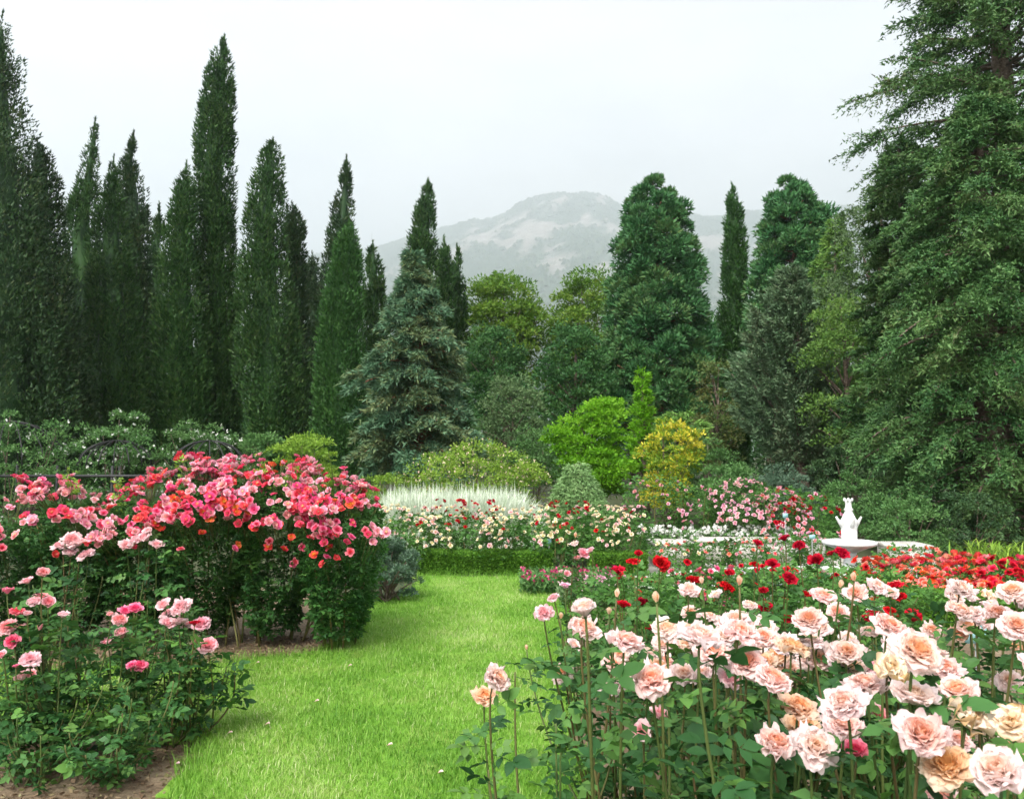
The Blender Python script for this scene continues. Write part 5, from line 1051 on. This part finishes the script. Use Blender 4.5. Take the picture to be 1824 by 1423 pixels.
# ------------------------------------------------------------------ cream, pink and red roses behind the far hedge
BK = [(690, 11.6, 'cream'), (745, 11.2, 'cream'), (800, 11.5, 'red'), (850, 11.3, 'red'), (905, 11.1, 'cream'), (960, 11.4, 'cream'), (1015, 11.2, 'red'), (1065, 11.5, 'cream'), (1115, 11.2, 'cream'), (770, 10.75, 'cream'), (880, 10.7, 'cream'), (985, 10.75, 'cream'), (1095, 10.8, 'cream')]
WORD = ['near the blue-green shrub', 'over the hedge corner', 'with a dome of crimson heads', 'with crimson heads before the pale grass', 'with buff blooms before the pale grass', 'in front of the weeping conifer', 'with one deep red bloom', 'with buff and pink blooms beside the weeping conifer', 'next to the short stone block', 'close against the box hedge corner', 'close against the middle of the box hedge', 'at the end of the box hedge', 'behind the short box hedge']
for q, (px, Y, kd) in enumerate(BK):
    c = at(px, 950, Y); bl = []; zt = .80 - (.10 if Y < 11 else 0)
    for _ in range(34):
        x = px + g.uniform(-34, 34); v = g.random(); z_ = zt * (1.04 - .5 * v * v); kk = g.random()
        kind = 'red' if kk < (.55 if kd == 'red' else .07) else ('cream' if kk < .75 else 'peach' if kk < .9 else 'palepink')
        p = at(x, 940, Y - .45 * v + .05); p[2] = z_ + (.08 if kind == 'red' and kd == 'red' else 0); bl.append((p, kind, .062 + .035 * g.random()))
    mid_bush(('crimson' if kd == 'red' else 'cream') + ' rose bush ' + WORD[q], (c[0], Y),   .36, .34, .06, zt - .08, 520, bl, 320 + q, 'roses behind the far hedge', .11, 'roselight', 4, stalk=False)
# shrub roses behind the pool
for q, (px, Y, w_, yt, kinds, nb_, lb) in enumerate(((1170, 13, 70, 850, ('pink', 'mauve'), 22, 'loose green shrub rose with single pink blooms beyond the stone block'), (1245, 12.8, 50, 868, ('mauve', 'pink'), 26, 'shrub rose with scattered mauve blooms beside the pink-massed one'), (1320, 12.6, 60, 854, ('mauve', 'palepink'), 120, 'shrub rose massed with small mauve-pink blooms'), (1385, 12.4, 48, 870, ('mauve', 'red', 'pink'), 85, 'shrub rose mixing mauve-pink and red blooms'), (1445, 12.5, 45, 880, ('red', 'red', 'mauve'), 30, 'shrub rose with red blooms beside the fountain spire'))):
    c = at(px, 940, Y); hw = w_ / FPX * Y; zt = at(px, yt, Y)[2]; bl = []
    for _ in range(nb_):
        a = g.uniform(-1, 1); v = g.random(); p = np.array([c[0] + hw * a, Y - .1 - .5 * v, max(.3, zt * (1.03 - .25 * a * a) * (1 - .55 * v ** 1.3))]); bl.append((p, kinds[int(g.integers(len(kinds)))], .065 + .045 * g.random()))
    mid_bush(lb, (c[0], Y), hw, .5, .08, zt, 1300, bl, 340 + q, 'shrub roses behind the pool', .095, 'roselight', 5, stalk=False)
# white and magenta bedding flowers (uncountable carpets)
def carpet(name, label, x0, x1, Y0_, Y1_, h, nl, nf, lm, fm, fs, seed):
    g = np.random.default_rng(seed); a = at(x0, 1000, Y0_)[0]; b = at(x1, 1000, Y0_)[0]; c = ((a + b) / 2, (Y0_ + Y1_) / 2); root = thing(name, label, 'flowers', (c[0], c[1], 0)); root['kind'] = 'stuff'
    P = np.column_stack([g.uniform(a, b, nl), g.uniform(Y0_, Y1_, nl), h * (.1 + .85 * g.random(nl))]); mb = MB(); leaves(mb, P, g.normal(size=(nl, 3)) + [0, 0, .6], .06, .03, g.random(nl), g); part('foliage', mb, M[lm], root, 'stuff')
    P = np.column_stack([g.uniform(a, b, nf), g.uniform(Y0_, Y1_, nf), h * (.75 + .35 * g.random(nf))]); mb = MB()
    for _ in range(4): leaves(mb, P, g.normal(size=(nf, 3)) + [0, -.2, .4], fs, fs * .85, g.random(nf), g)
    part('blossoms', mb, M[fm], root, 'stuff')
carpet('bedding_flowers', 'carpet of small white flowers behind the low stone wall', 1140, 1440, 12.05, 12.5, .42, 3500, 280, 'shrubdark', 'smallwhite', .05, 1)
carpet('bedding_flowers', 'low magenta bedding flowers before the pool', 1205, 1345, 6.7, 7.1, .34, 2500, 150, 'shrubdark', 'smallmag', .04, 2)
carpet('bedding_flowers', 'low crimson and green bedding at the end of the lawn', 930, 1110, 8.9, 9.8, .19, 4000, 130, 'shrubdark', 'smallmag', .035, 3)
carpet('bedding_flowers', 'pale pink bedding flowers beside the lawn end', 1000, 1130, 8.2, 8.8, .24, 2600, 110, 'olive', 'smallpink', .035, 4)
# a slim pink rose at the lawn end
near_bush('slim rose with salmon pink heads at the lawn end', (at(1035, 1050, 5.6)[0], 5.6), [(at(x, y, 5.6), k, s / FPX * 5.6 * 1.1) for x, y, s, k in ((1040, 985, 30, 'pink'), (1028, 994, 22, 'pink'), (1052, 980, 20, 'palepink'), (1010, 1022, 18, 'pink'), (1025, 955, 14, 'bud'), (1022, 968, 20, 'pale'), (1000, 1018, 14, 'palepink'))], 400, None, .10, 'roselight', 5, 5, .6, .2)
# fallen petals and daisies on the grass
for k, (x, y) in enumerate(((472, 1302), (410, 1218), (455, 1190), (405, 1318), (310, 1375), (560, 1260), (690, 1340), (620, 1195), (350, 1170), (780, 1390))):
    b = MB(); V, Q, v = petal(.028, .013, radians(60), radians(100), 0, .4, .05, g, 5, 5); c = gnd(x, y); b.add(V + c + [0, 0, .035], Q, None, .5, 0, .3 + .7 * v)
    o = link('fallen_petal', b.mesh('fallen_petal', P_['palepink'], c), None, c); tag(o, 'pale pink rose petal fallen on the lawn', 'petal', 'petals fallen on the lawn')
